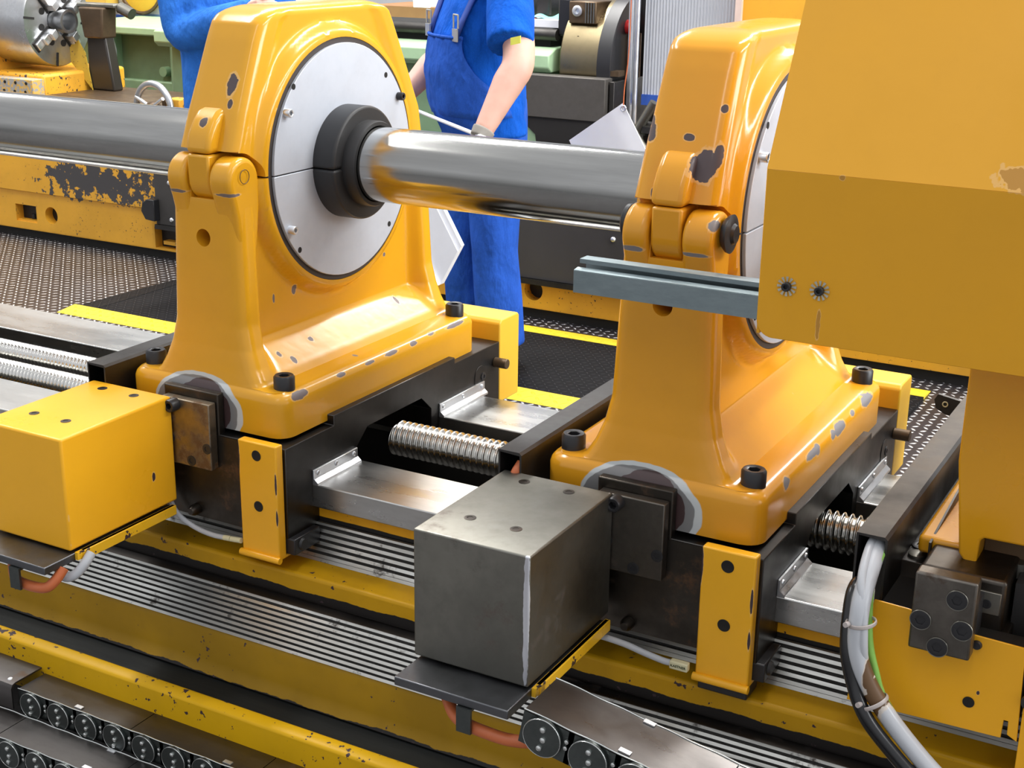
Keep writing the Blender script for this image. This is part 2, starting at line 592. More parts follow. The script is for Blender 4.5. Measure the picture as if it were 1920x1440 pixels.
def shell_mesh(zs):
    NY, NF = 88, 7
    mb = MB()
    rows = []
    for z in zs:
        hp, hw, yf, yb = lerp_tab(HP, z), lerp_tab(HW, z), lerp_tab(YF, z), lerp_tab(YB, z)
        r = min(0.022, hp * 0.45) if z > 1.0 else 0.03
        ring = []
        for k in range(NY + 1):
            t = k / NY
            t = 0.5 - 0.5 * cos(pi * t) if True else t
            t = 0.35 * (k / NY) + 0.65 * t
            y = -yf + (yf + yb) * t
            d = min(y + yf, yb - y)
            x = hp if d >= r else hp - r + sqrt(max(0, r * r - (r - d) ** 2))
            if z > 1.0:
                g = sst((d - 0.040) / 0.030)
                x = x + (min(x, hw) - x) * g
            rho = sqrt(y * y + (z - AX) ** 2)
            bo = 0.0785 * 1.0
            if rho < 0.245:
                q = sst((0.245 - rho) / 0.022)
                if bo > x:
                    x = x + (bo - x) * q
            ring.append((x, y))
        full = list(ring)
        xe = ring[-1][0]
        for k in range(1, NF):
            full.append((xe - 2 * xe * k / NF, ring[-1][1]))
        full += [(-x, y) for x, y in reversed(ring)]
        xe = ring[0][0]
        for k in range(1, NF):
            full.append((-xe + 2 * xe * k / NF, ring[0][1]))
        rows.append([(x, y, z) for x, y in full])
    n = len(rows[0])
    vs = [p for r_w in rows for p in r_w]
    fs = []
    for i in range(len(rows) - 1):
        for k in range(n):
            j = (k + 1) % n
            fs.append((i * n + k, i * n + j, (i + 1) * n + j, (i + 1) * n + k))
    fs.append(tuple(range(n - 1, -1, -1)))
    fs.append(tuple((len(rows) - 1) * n + k for k in range(n)))
    return mb.add(vs, fs)


def shift(mb, dx):
    mb.v = [(x + dx, y, z) for x, y, z in mb.v]
    return mb


def frange(a, b, n):
    return [a + (b - a) * i / n for i in range(n + 1)]


ZLOW = [.925, .93, .95, .97, .984, .988, .992, .995, .998, 1.0, 1.001, 1.002, 1.003, 1.005, 1.008, 1.011, 1.014] + frange(1.017, 1.065, 16) + frange(1.07, 1.342, 42)
ZCAP = frange(1.345, 1.57, 36) + [1.575, 1.58, 1.585, 1.59, 1.594, 1.598, 1.601, 1.604, 1.607, 1.610, 1.612, 1.6135, 1.6145, 1.615]
LOWM, CAPM = shell_mesh(ZLOW), shell_mesh(ZCAP)


def half_disc(cx0, cx1, r0, r1, up, gap=0.0012, n=40):
    """half annulus with thickness along X"""
    mb = MB()
    vs, fs = [], []
    for i in range(n + 1):
        a = pi * i / n
        for r in (r0, r1):
            for x in (cx0, cx1):
                y = r * cos(a)
                z = max(r * sin(a), gap)
                vs.append((x, y, AX + (z if up else -z)))
    for i in range(n):
        b, c = i * 4, (i + 1) * 4
        fs += [(b, c, c + 1, b + 1), (b + 2, b + 3, c + 3, c + 2), (b, b + 2, c + 2, c), (b + 1, c + 1, c + 3, b + 3)]
    fs += [(0, 1, 3, 2), (n * 4, n * 4 + 2, n * 4 + 3, n * 4 + 1)]
    return mb.add(vs, fs)


def steady_rest(x0, B):
    org = (x0, 0, 0.755)
    lab = ('yellow steady rest whose whole aluminium disc shows, between the two blue-clad people' if not B else
           'yellow steady rest half hidden by the big yellow guard, with a black hinge pin')
    t = thing('steady_rest', org, lab, 'machine support', 'steady rests carrying the shaft')
    if not B:
        spl = [(.028, -.252, 1.497, .012, .03, .020), (.033, -.26, 1.465, .006, .02, .008), (-.060, -.25, 1.535, .004, .02, .010),
               (.002, -.29, 1.436, .008, .03, .008)]
        splow = [(.090, -.211, 1.038, .012, .007, .007), (.082, -.115, 1.040, .008, .007, .006), (.098, -.19, 1.022, .012, .006, .006), (.075, .172, 1.048, .012, .005, .010),
                 (.167, -.268, .992, .008, .022, .008), (.168, -.147, .995, .006, .013, .004), (.168, .01, .994, .006, .020, .004), (.168, .085, .994, .006, .011, .005), (.168, -.06, .994, .005, .014, .003),
                 (.168, .235, .994, .007, .030, .004), (.053, -.126, 1.129, .01, .006, .009), (.053, -.183, 1.125, .01, .003, .008), (.053, .159, 1.137, .01, .004, .004),
                 (-.045, -.300, 1.322, .018, .02, .003), (.062, -.300, 1.324, .022, .02, .003), (.135, -.06, 1.001, .006, .004, .004),
                 (.162, .15, .994, .006, .016, .005)]
        pink = ()
    else:
        spl = [(.048, -.235, 1.515, .006, .02, .006), (.006, -.245, 1.475, .008, .02, .005), (-.052, -.25, 1.476, .008, .03, .012), (-.056, -.24, 1.492, .006, .03, .008), (.036, -.262, 1.440, .017, .03, .022), (.052, -.25, 1.452, .006, .02, .018),
               (.060, -.15, 1.612, .009, .022, .010), (-.03, -.283, 1.40, .004, .02, .008)]
        splow = [(.168, .215, .99, .02, .030, .010), (.168, .055, .988, .012, .028, .010), (.168, .02, .988, .006, .012, .008), (.168, -.085, .99, .010, .030, .006), (.168, -.06, .99, .005, .010, .012), (.168, -.21, .985, .006, .014, .010), (.165, .13, .99, .006, .014, .006),
                 (-.048, -.300, 1.324, .018, .02, .004), (.045, -.300, 1.326, .020, .02, .003), (.070, -.30, 1.368, .009, .02, .008), (.053, .06, 1.10, .01, .003, .006), (.075, .06, 1.03, .01, .003, .003)]
    # the ragged primer patch behind the clamp block, grey filler with a dark middle
    def primer(nt, co, base):
        dx, dz = x0, .755
        o1 = spotmask(nt, co, [(-.012, -.30, .952 - dz, .102, .06, .062)], 0.06, 25)
        o2 = spotmask(nt, co, [(-.016, -.30, .950 - dz, .094, .06, .057)], 0.05, 30)
        o3 = spotmask(nt, co, [(.000, -.30, .955 - dz, .060, .06, .050)], 0.08, 40)
        base = mixc(nt, ramp(nt, o1, -.01, .01), base, (.55, .58, .58))
        base = mixc(nt, ramp(nt, o2, -.01, .01), base, (.20, .20, .20))
        return mixc(nt, ramp(nt, o3, -.01, .01), base, (.06, .035, .035))
    yc = YEL if not B else (0.73, 0.325, 0.014)
    mc = paint('housing_yellow_cap', yc, 0.20, spl, 0.0, dark=(.07, .05, .055), org=(0, 0, .755), coat=.12, dirt=.06)
    ml = paint('housing_yellow_lower', yc, 0.20, splow, 0.0, dark=(.16, .13, .13) if not B else (.2, .19, .2), org=(0, 0, .755), coat=.12, dirt=.06, extra=primer)
    # lower casting with its base flange and two hinge lugs
    low = MB().add([(x + x0, y, z) for x, y, z in LOWM.v], LOWM.f).build('lower_casting', ml, t)
    HY, HZ = -.268, 1.343
    # bore, pocket for the tongue and the round hole in the post
    cut(low, MB().cyl((x0 - .3, 0, AX), (x0 + .3, 0, AX), .2155, n=96))
    cut(low, MB().box(x0 - .0245, x0 + .0245, -.40, -.205, 1.312, 1.45))
    cut(low, MB().cyl((x0 - .001, -.4, 1.246), (x0 - .001, -.2, 1.246), .0150, n=32))
    MB().cyl((x0 - .001, -.2006, 1.246), (x0 - .001, -.20, 1.246), .0149).build('hole_bottom', M['hole'], t)
    for a, b in ((-.0640, -.0255), (.0255, .0715)):
        arc = [(HY + .0385 * cos(pi * 1.12 - k * pi * 1.12 / 22), HZ + .0395 * sin(pi * 1.12 - k * pi * 1.12 / 22)) for k in range(23)]
        lug = MB().prism([(-.2915, 1.285), (-.2975, 1.31)] + arc + [(HY + .0385, 1.30), (-.24, 1.22), (-.285, 1.22)], 'X', x0 + a, x0 + b)
        lug.build('hinge_lug', ml, t, bevel=.009, seg=4)
    # cap
    cap = MB().add([(x + x0, y, z) for x, y, z in CAPM.v], CAPM.f).build('cap_casting', mc, t)
    cut(cap, MB().cyl((x0 - .3, 0, AX), (x0 + .3, 0, AX), .2155, n=96))
    cut(cap, MB().cyl((x0 - .3, HY, HZ), (x0 + .3, HY, HZ), .0455, n=48))
    cut(cap, MB().box(x0 - .3, x0 + .3, -.5, HY, 1.30, 1.3905))
    # raised buttress on the cap that ends in the hinge tongue
    HYK = -.262
    tongue = [(HYK + .037 * cos(a), HZ + .037 * sin(a)) for a in [pi + k * pi / 14 for k in range(15)]]
    MB().prism(tongue + [(-.225, 1.385), (HYK - .037, 1.385)], 'X', x0 - .0225, x0 + .0225).build('hinge_tongue', mc, t, bevel=.004)
    MB().prism([(-.300, 1.386), (-.293, 1.415), (-.279, 1.438), (-.266, 1.452), (-.235, 1.462), (-.21, 1.44), (-.21, 1.386)], 'X', x0 - .027, x0 + .025).build('cap_buttress', mc, t, bevel=.010, seg=4)
    if B:
        pin = MB().lathe((x0 + .0745, -.268, HZ + .010), (1, 0, 0), [(0, .020), (.006, .026), (.010, .027), (.012, .022), (.013, .015), (.017, .012), (.018, .005)]).build('hinge_pin', M['black'], t)
        MB().lathe((x0 - .064, -.268, HZ + .010), (-1, 0, 0), [(0, .026), (.006, .026), (.010, .020)]).build('hinge_pin', M['black'], t)
    else:
        MB().ring((x0 + .0748, -.272, 1.352), (1, 0, 0), .0115, .0007, 30, 6).build('pin_outline', M['brown'], t)
    # seal ring, split cover plate, split bushing
    MB().lathe((x0 - .07, 0, AX), (1, 0, 0), [(0, .068), (0, .2153), (.147, .2153), (.1475, .2150), (.1475, .068)], 96, closed=True).build('seal_ring', plain('dark_seal_%d' % B, (.045, .035, .030), .6), t)
    for up in (True, False):
        pl = half_disc(x0 + .0776, x0 + .0835, .098, .206, up).build('cover_plate_half', M['alu'], t, bevel=.0008)
        scr = ((-.17, 1.445, 0), (.169, 1.441, 1)) if up else ((-.169, 1.247, 0),)
        for y, z, dk in scr:
            MB().bolt((x0 + .083, y, z), (1, 0, 0), .0075, .013).build('cap_screw', M['black'] if dk else M['zinc'], pl)
        for y, z in (((-.146, 1.486), (.129, 1.483)) if up else ((-.144, 1.207), (.133, 1.205))):
            MB().cyl((x0 + .0832, y, z), (x0 + .0838, y, z), .0052, n=20).build('screw_hole', M['hole'], pl)
        bu = half_disc(x0 + .07, x0 + .128, .066, .1, up, .0006).build('bushing_half', M['rubber'], t, bevel=.005, seg=3)
    MB().lathe((x0 + .12, 0, AX), (1, 0, 0), [(0, .0672), (0, .0755), (.028, .0755), (.032, .0735), (.032, .0672)], 64, closed=True).build('bushing_sleeve', M['rubber'], t)
    # base bolts
    for sx in (-1, 1):
        for y in (-.2745, .2755):
            bo = MB().bolt((x0 + sx * .142, y, .997), (0, 0, 1), .0182, .028).build('base_bolt', M['black'], t)
    # saddle plate under the casting
    prof = [(-.333, .755), (-.333, .918), (-.196, .918), (-.196, .9365), (.207, .9365), (.207, .925), (.384, .925), (.384, .762), (.325, .762), (.325, .857), (.146, .857), (.146, .800), (.118, .800), (.118, .856), (.084, .886), (-.095, .886), (-.130, .857), (-.262, .857), (-.262, .80), (-.245, .798), (-.245, .755)]
    sd = MB().prism(prof, 'X', x0 - .185, x0 + .185).build('saddle_plate', M['saddle'], t, bevel=.0012, seg=1)
    MB().box(x0 - .178, x0 + .178, -.3345, -.333, .757, .916).build('saddle_front_skin', M['saddle_front'], t)
    ov = MB().prism([(.3045 + .021 * cos(a), (.872 if sin(a) >= 0 else .835) + .021 * sin(a)) for a in [2 * pi * k / 24 for k in range(24)]], 'X', x0 + .185, x0 + .1862).build('oval_cover', M['saddle'], t, bevel=.0004, seg=1)
    MB().bolt((x0 + .186, .316, .868), (1, 0, 0), .0085, .002).build('screw', M['black'], ov)
    MB().cyl((x0 + .185, .366, .885), (x0 + .215, .366, .885), .0105).build('stop_pin', M['brown'], t, bevel=.0015)
    for sx in (-1, 1):
        for y0, y1 in ((-.263, -.133), (.146, .318)):
            xs = x0 + .185 if sx > 0 else x0 - .185
            wi = MB().prism([(0, .831), (.012, .831), (.012, .835), (.004, .842), (.004, .858), (0, .858)], 'Y', y0, y1)
            wi.v = [(xs + sx * x, y, z) for x, y, z in wi.v]
            wo = wi.build('way_wiper', M['zinc'], t, bevel=.0006, seg=1)
            for k in range(3):
                y = y0 + .012 + (y1 - y0 - .024) * k / 2
                MB().lathe((xs + sx * .004, y, .850), (sx, 0, 0), [(0, .0045), (.002, .004), (.003, .002)], 14).build('rivet', M['zinc'], wo)
    # yellow guard plate on the saddle front with folded lip and two screws
    ygp = paint('bracket_yellow_%d' % B, (.93, .46, .015), .3, ((.101, -.352, .90, .003, .01, .03), (.178, -.352, .86, .002, .006, .02), (.178, -.352, .80, .002, .006, .015)), 0.0, dirt=.08, org=(0, 0, .755))
    br = MB().prism([(-.353, .722), (-.353, .9275), (-.3345, .9275), (-.3345, .7275), (-.262, .7275), (-.262, .722)], 'X', x0 + .101, x0 + .181).build('front_bracket', ygp, t, bevel=.0025)
    MB().cyl((x0 + .099, -.355, .7235), (x0 + .183, -.355, .7235), .006, n=16).build('lip_roll', ygp, br)
    for z in (.905, .814):
        MB().lathe((x0 + .140, -.3535, z), (0, -1, 0), [(0, .0095), (.0008, .0088), (.0004, .007)], 24).build('screw', M['hole'], br)
    MB().box(x0 + .150, x0 + .198, -.333, -.262, .728, .757).build('roller_block', M['black'], t, bevel=.002)
    MB().lathe((x0 + .198, -.312, .743), (1, 0, 0), [(0, .011), (.004, .009)], 20).build('roller_bolt', M['rubber'], t)
    if B:
        MB().box(x0 + .103, x0 + .178, -.345, -.30, .700, .722).build('scraper_block', M['black'], t, bevel=.002)
    # far side cover
    MB().prism([(.3845, .79), (.3845, .962), (.392, .970), (.462, .970), (.468, .964), (.468, .79)], 'X', x0 - .10, x0 + .1855).build('rear_cover', paint('rear_cover_%d' % B, (.84, .48, .03), .35, (), 0, dirt=.05), t, bevel=.003)
    # clamp blocks beside the drive box
    MB().prism([(x0 - .072, .85), (x0 - .072, .990), (x0 + .046, .990), (x0 + .046, .85)], 'Y', -.334, -.318).build('backing_block', M['saddle_front'], t, bevel=.002)
    cb = MB().prism([(x0 - .062, .857), (x0 - .062, .976), (x0 + .042, .976), (x0 + .042, .857)], 'Y', -.3535, -.335).build('clamp_block', M['block'] if not B else M['blockgrey'], t, bevel=.0018)
    MB().bolt((x0 - .031, -.353, .966), (0, -1, 0), .0115, .018).build('screw', M['black'], cb)
    for x, z in ((.034, .896), (-.002, .868), (-.046, .903)):
        MB().bolt((x0 + x, -.3532, z), (0, -1, 0), .0092, .0015).build('screw', M['black'], cb)
    MB().lathe((x0 - .013, -.335, .770), (0, -1, 0), [(0, .010), (.010, .010), (.018, .006)], 16).build('drain_plug', M['saddle_front'], t)
    return t


steady_rest(0.0, 0)
steady_rest(0.829, 1)

# ---------------------------------------------------------------- drive boxes beside the rests


def drive_box(x0, B):
    mt = M['boxsteel'] if B else paint('drive_box_yellow', (.95, .47, .015), .32, ((-.033, -.608, .86, .003, .004, .010), (-.034, -.604, .845, .003, .004, .012), (-.034, -.604, .80, .003, .003, .006), (-.034, -.41, .85, .01, .004, .008)), 0, dirt=.05, org=(-.13, -.48, .785))
    t = thing('drive_box', (x0 - .13, -.48, .785), 'bare grey steel box bolted to the rest, worn edges and four countersunk screws' if B else 'glossy yellow painted steel box bolted to the rest with four countersunk screws', 'box', 'drive boxes in front of the steady rests')
    MB().box(x0 - .215, x0 - .037, -.606, -.356, .789, .979).build('housing', mt, t, bevel=.004 if not B else .0025, seg=3)
    for x, y in ((-.166, -.385), (-.093, -.386), (-.167, -.537), (-.095, -.538)):
        MB().bolt((x0 + x, y, .9788), (0, 0, 1), .0085, .0008).build('screw', M['saddle_front'], t)
    ml = paint('mount_yellow_%d' % B, (.88, .50, .02), .3, (), 0.12, dirt=.1)
    MB().box(x0 - .030 - .004, x0 - .028, -.60, -.374, .774, .787).build('mount_edge', ml, t)
    MB().box(x0 - .210, x0 - .0345, -.664, -.374, .772, .785).build('mount_plate', M['plate'], t, bevel=.0015)
    MB().prism([(x0 - .0345, .770), (x0 - .0345, .787), (x0 - .026, .787), (x0 - .026, .770)], 'Y', -.588, -.372).build('side_strip', ml, t, bevel=.001)
    # clamp with a bright orange cable looping under the plate
    MB().prism([(-.600, .772), (-.668, .772), (-.668, .735), (-.664, .735), (-.664, .768), (-.604, .768)], 'X', x0 - .110, x0 - .088).build('cable_clamp', M['chainside'], t)
    return t


drive_box(0.0, 0)
drive_box(0.829, 1)
for x0, lb in ((0.0, 'orange cable looping under the mounting plate of the yellow box'), (0.829, 'orange cable looping under the mounting plate of the grey box')):
    tail = [(x0 - .055, -.650, .740), (x0 - .040, -.640, .752), (x0 - .034, -.625, .770)] if x0 == 0 else [(x0 - .07, -.652, .735), (x0 - .045, -.648, .732), (x0 - .022, -.640, .731), (x0 - .002, -.632, .733)]
    o = MB().tube([(x0 - .175, -.60, .765), (x0 - .150, -.625, .752), (x0 - .125, -.645, .741), (x0 - .10, -.652, .738)] + tail, .0085).build('orange_cable', M['orange_cable'])
    tag(o, lb, 'cable', 'orange cables under the drive boxes')
o = MB().tube([(-.018, -.580, .782), (-.019, -.596, .768), (-.026, -.607, .755), (-.038, -.614, .748), (-.052, -.617, .750)], .0080).build('grey_hose', M['grey_cable'])
tag(o, 'short pale grey hose loop at the front corner of the yellow box', 'hose')
o = MB().tube([(-.062, -.350, .790), (-.050, -.352, .768), (-.030, -.352, .752), (.002, -.352, .741), (.035, -.352, .737), (.060, -.352, .738)], .0045).build('signal_cable', M['grey_cable'])
tag(o, 'thin grey cable curving from behind the yellow box to its bracket', 'cable')
MB().cyl((.060, -.352, .738), (.0745, -.352, .739), .0048).build('plug_sleeve', M['cream'], o)
MB().cyl((.0755, -.352, .739), (.098, -.352, .741), .0048).build('plug_sleeve', M['cream'], o)
o = MB().tube([(.770, -.372, .757), (.800, -.375, .758), (.830, -.377, .757), (.862, -.378, .752), (.890, -.378, .748), (.902, -.378, .748)], .0048).build('signal_cable', M['grey_cable'])
tag(o, 'thin grey cable with a cream tag, beneath the grey steel box', 'cable')
tg = MB().box(.902, .930, -.3845, -.373, .7415, .7545).build('cable_tag', M['cream'], o, bevel=.002)


def text(s, size, mat, parent, loc, rot, name='lettering', ext=.0004):
    cu = bpy.data.curves.new(name, 'FONT')
    cu.body = s
    cu.size = size
    cu.align_x = 'CENTER'
    cu.align_y = 'CENTER'
    cu.extrude = ext
    o = bpy.data.objects.new(name, cu)
    C.objects.link(o)
    me = bpy.data.meshes.new_from_object(o)
    bpy.data.objects.remove(o)
    o = bpy.data.objects.new(name, me)
    C.objects.link(o)
    me.materials.clear()
    me.materials.append(mat)
    if parent:
        o.parent = parent
    o.location = Vector(loc) - world_of(parent)
    o.rotation_euler = rot
    return o


text('KASTNER', .0055, M['ink'], tg, (.916, -.3848, .748), (pi / 2, 0, 0))

# ================================================================ shaft and screws
sh = MB().lathe((-3.6, 0, AX), (1, 0, 0), [(0, .060), (.004, .064), (1.4, .064), (3.0, .0655), (6.2, .0655)], 128).build('shaft', M['bar'])
tag(sh, 'long polished steel shaft running through both yellow steady rests', 'shaft')


def thread(xa, xb, y, z, r, pitch, depth, na=40):
    n = int((xb - xa) / pitch * 12)
    vs, fs = [], []
    for i in range(n + 1):
        x = xa + (xb - xa) * i / n
        for k in range(na):
            a = 2 * pi * k / na
            ph = (x / pitch - a / (2 * pi)) * 2 * pi
            s = 0.5 + 0.5 * cos(ph)
            rr = r - depth * (1 - s ** 0.7)
            vs.append((x, y + rr * cos(a), z + rr * sin(a)))
    for i in range(n):
        for k in range(na):
            j = (k + 1) % na
            fs.append((i * na + k, i * na + j, (i + 1) * na + j, (i + 1) * na + k))
    fs += [tuple(range(na)), tuple(n * na + k for k in range(na - 1, -1, -1))]
    mb = MB().add(vs, fs)
    return mb


ls = thread(-.186 - 2.6, -.186, .0, .8435, .0225, .0105, .004, 28).build('lead_screw', M['screw'])
tag(ls, 'bright lead screw lying in the bed before the yellow-boxed rest', 'lead screw')
ls.data.set_sharp_from_angle(angle=radians(180))
l2 = thread(.186, 1.9, .0, .8350, .0335, .0127, .0075, 48).build('spiral_screw_cover', M['screw'])
l2.data.set_sharp_from_angle(angle=radians(180))
tag(l2, 'shiny ribbed steel spiral around the screw between the two rests', 'screw cover')
fs_ = MB().cyl((-2.8, -.060, .8195), (-.19, -.060, .8195), .0235, n=40).build('feed_shaft', M['way'])
tag(fs_, 'smooth feed shaft with a grooved stretch, next to the lead screw', 'shaft')
thread(-1.5, -.52, -.060, .8195, .0262, .010, .0035, 28).build('grooved_stretch', M['screw'], fs_)

# ================================================================ machine bed
X0, X1 = -3.6, 2.4


def grime(lo, hi, amt=.010, col=(.012, .010, .009)):
    """oil grime that creeps over the paint along an edge, wavy"""
    def f(nt, co, base):
        s = nt.nodes.new('ShaderNodeSeparateXYZ')
        nt.links.new(co, s.inputs[0])
        n = noi(nt, co, 9, 5, .6, (1, 0.2, 0.2))
        z = mth(nt, 'MULTIPLY_ADD', n, amt * 2, mth(nt, 'SUBTRACT', s.outputs[2], amt))
        k1 = ramp(nt, z, lo + .001, lo)
        base = mixc(nt, k1, base, col)
        return base
    return f


bed = thing('machine_bed', (0, 0, .15), 'long stepped yellow machine bed with slatted strips under the steady rests', 'machine bed')
BZ = .15
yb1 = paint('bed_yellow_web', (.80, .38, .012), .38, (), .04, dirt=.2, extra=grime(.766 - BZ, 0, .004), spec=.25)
yb2 = paint('bed_yellow_step', (.56, .30, .004), .4, (), .05, dirt=.2, extra=grime(.668 - BZ, 0, .010), spec=.25)  # step and apron yellows darkened: shade low on the bed is in the colour
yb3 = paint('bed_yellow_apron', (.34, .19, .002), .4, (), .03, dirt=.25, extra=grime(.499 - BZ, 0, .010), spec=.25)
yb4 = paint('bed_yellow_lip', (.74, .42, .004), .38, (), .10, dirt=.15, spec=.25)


def ex(name, poly, mat, a=X0, b=X1, bevel=0, par=None, seg=2):
    return MB().prism(poly, 'X', a, b).build(name, mat, par or bed, bevel=bevel, seg=seg)


ex('guideway', [(-.262, .790), (-.262, .832), (-.125, .832), (-.125, .790)], M['way'], bevel=.002)
ex('guideway', [(.148, .775), (.148, .832), (.300, .832), (.300, .775)], M['way'], bevel=.002)
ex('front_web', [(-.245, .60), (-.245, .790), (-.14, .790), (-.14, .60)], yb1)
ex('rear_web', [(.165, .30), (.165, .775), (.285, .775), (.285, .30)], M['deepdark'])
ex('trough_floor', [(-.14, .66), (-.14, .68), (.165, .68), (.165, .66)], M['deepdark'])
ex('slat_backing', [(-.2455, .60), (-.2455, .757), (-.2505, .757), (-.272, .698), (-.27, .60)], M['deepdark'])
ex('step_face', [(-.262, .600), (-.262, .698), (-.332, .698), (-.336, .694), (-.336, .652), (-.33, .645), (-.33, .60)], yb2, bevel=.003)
ex('slat_rail', [(-.2725, .7035), (-.2755, .7035), (-.2790, .6985), (-.2725, .698)], M['slat'])
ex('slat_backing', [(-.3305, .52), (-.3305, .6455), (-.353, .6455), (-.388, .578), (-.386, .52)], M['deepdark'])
ex('grey_strip', [(-.331, .6455), (-.331, .6495), (-.356, .6485), (-.358, .645), (-.353, .6435)], M['chainlid'])
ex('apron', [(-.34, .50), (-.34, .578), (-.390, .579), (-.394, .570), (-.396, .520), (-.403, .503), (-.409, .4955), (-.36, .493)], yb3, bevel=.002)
ex('channel', [(-.34, .44), (-.34, .4945), (-.458, .4915), (-.458, .44)], M['groove'])
ex('lip', [(-.4585, .40), (-.4585, .494), (-.463, .498), (-.481, .4975), (-.4875, .493), (-.4875, .40)], yb4, bevel=.003)
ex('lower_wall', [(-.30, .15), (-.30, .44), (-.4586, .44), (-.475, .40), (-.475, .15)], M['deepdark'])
# slats: flat steel strips stepped one below the other
for (ya, za, yb_, zb, n) in ((-.2530, .7550, -.2735, .7045, 5), (-.3560, .6435, -.3900, .5800, 8)):
    mb = MB()
    mb.prism([(ya + .006, za + .004), (ya - .001, za + .0045), (ya - .003, za + .001), (ya + .004, za - .001)], 'X', X0, X1)
    for i in range(n):
        t0 = (i + .56) / n
        t1 = (i + .98) / n
        a = (ya + (yb_ - ya) * t0, za + (zb - za) * t0)
        c = (ya + (yb_ - ya) * t1, za + (zb - za) * t1)
        mb.prism([(a[0] - .0015, a[1] + .0005), (c[0] - .003, c[1]), (c[0] + .003, c[1]), (a[0] + .004, a[1])], 'X', X0, X1)
    mb.build('slatted_strip', M['slat'], bed)

# ================================================================ cable troughs


def trough(x0, x1, ya, yb, z1, z0, label, th=.003, slope=0):
    t = MB()
    t.prism([(x0, z1), (x1 - .004, z1), (x1, z1 - .004), (x1, z0), (x1 - th, z0), (x1 - th, z1 - th - .002), (x0, z1 - th)], 'Y', ya, yb)
    t.prism([(x0, z1 - th), (x0 + th, z1 - th), (x0 + th, z0), (x0, z0)], 'Y', ya, yb)
    o = t.build('cable_trough', M['trough'])
    tag(o, label, 'cable trough', 'cable troughs lying across the bed')
    return o


tr = trough(-.226, -.184, -.358, .50, 1.010, .86, 'dark steel cable trough beside the rest with the yellow box')
trough(.604, .643, -.358, .50, 1.010, .86, 'dark steel cable trough between the two steady rests')
tr3 = trough(1.147, 1.188, -.372, .52, 1.006, .915, 'dark steel cable trough with a thick cable bundle hanging out of its end')
o = MB().tube([(.625, -.34, .935), (.628, -.352, .955), (.632, -.358, .975), (.636, -.345, .99)], .007).build('orange_cable', M['orange_cable'])
tag(o, 'short end of an orange cable inside the trough between the rests', 'cable')

# ================================================================ energy chains


def energy_chain(p0, p1, wid, hgt, pitch, label, rad=.027, first_disc=True):
    """p0 -> p1: path of the near top edge (x, y, z); lid of width wid going to +Y, link plates hang on the near side"""
    p0, p1 = Vector(p0), Vector(p1)
    L = (p1 - p0).length
    d = (p1 - p0).normalized()
    n = Vector((d.z, 0, -d.x)) * 1.0          # downward in the XZ plane
    if n.z > 0:
        n = -n
    Y = Vector((0, 1, 0))
    t = thing('energy_chain', p0, label, 'cable chain', 'steel energy chains in front of the bed')
    k = 0
    s = 0.0
    while s < L:
        e = min(L, s + pitch * 4)
        a, b = p0 + d * (s + .0008), p0 + d * (e - .0008)
        MB().sheet([a, b, b + Y * wid, a + Y * wid], .0015 if k % 2 else .0016).build('lid', M['chainlid'], t)
        s = e
        k += 1
    mb = MB()
    m = int(L / pitch)
    # wavy clip wires along both lid edges
    for yy in (0.0, wid):
        pts = [p0 + d * (i * pitch / 2) + Y * (yy + (.0008 if i % 2 else -.0008)) - n * .0022 for i in range(int(L / pitch * 2))]
        MB().tube(pts, .0011, 6, 3).build('edge_wire', M['chainbright'], t)
    for yy in (0.0, wid):
        for i in range(m):
            c = p0 + d * ((i + .5) * pitch) + n * (hgt * .42) + Y * yy
            o_ = MB()
            # link bar between discs and raised disc
            a = c - d * pitch * .5
            b = c + d * pitch * .62
            hh = hgt * .40
            o_.sheet([a - n * hh, b - n * hh, b + n * hh, a + n * hh], .003)
            lk = o_.build('link_plate', M['chainside'], t)
            if yy == 0.0:
                MB().lathe(c, (0, -1, 0), [(0, rad), (.0045, rad), (.006, rad - .0015), (.006, 0)], 32).build('link_disc', M['chainside'], lk)
                MB().ring(c + Vector((0, -.0055, 0)), (0, 1, 0), rad * .97, .0007, 32, 6).build('disc_rim', M['chainbright'], lk)
                for q in (-.5, .02, .52):
                    cc = c + n * (rad * q) + d * (.003 * (1 - abs(q) * 2))
                    MB().lathe(cc + Vector((0, -.006, 0)), (0, -1, 0), [(0, .0042), (.0025, .0038), (.004, .0015)], 12).build('rivet', M['chainbright'], lk)
                cc = c + d * pitch * .5
                for q in (-.35, .0):
                    MB().lathe(cc + n * (rad * q) + Vector((0, -.0005, 0)), (0, -1, 0), [(0, .0034), (.003, .003), (.004, .001)], 12).build('rivet', M['chainbright'], lk)
    for i in range(2, m, 5):
        for yy in (.004, wid - .008):
            c = p0 + d * (i * pitch) + Y * yy - n * .002
            MB().sheet([c, c + d * .016, c + d * .016 + Y * .008, c + Y * .008], .002).build('lid_clip', M['zinc'], t)
    return t


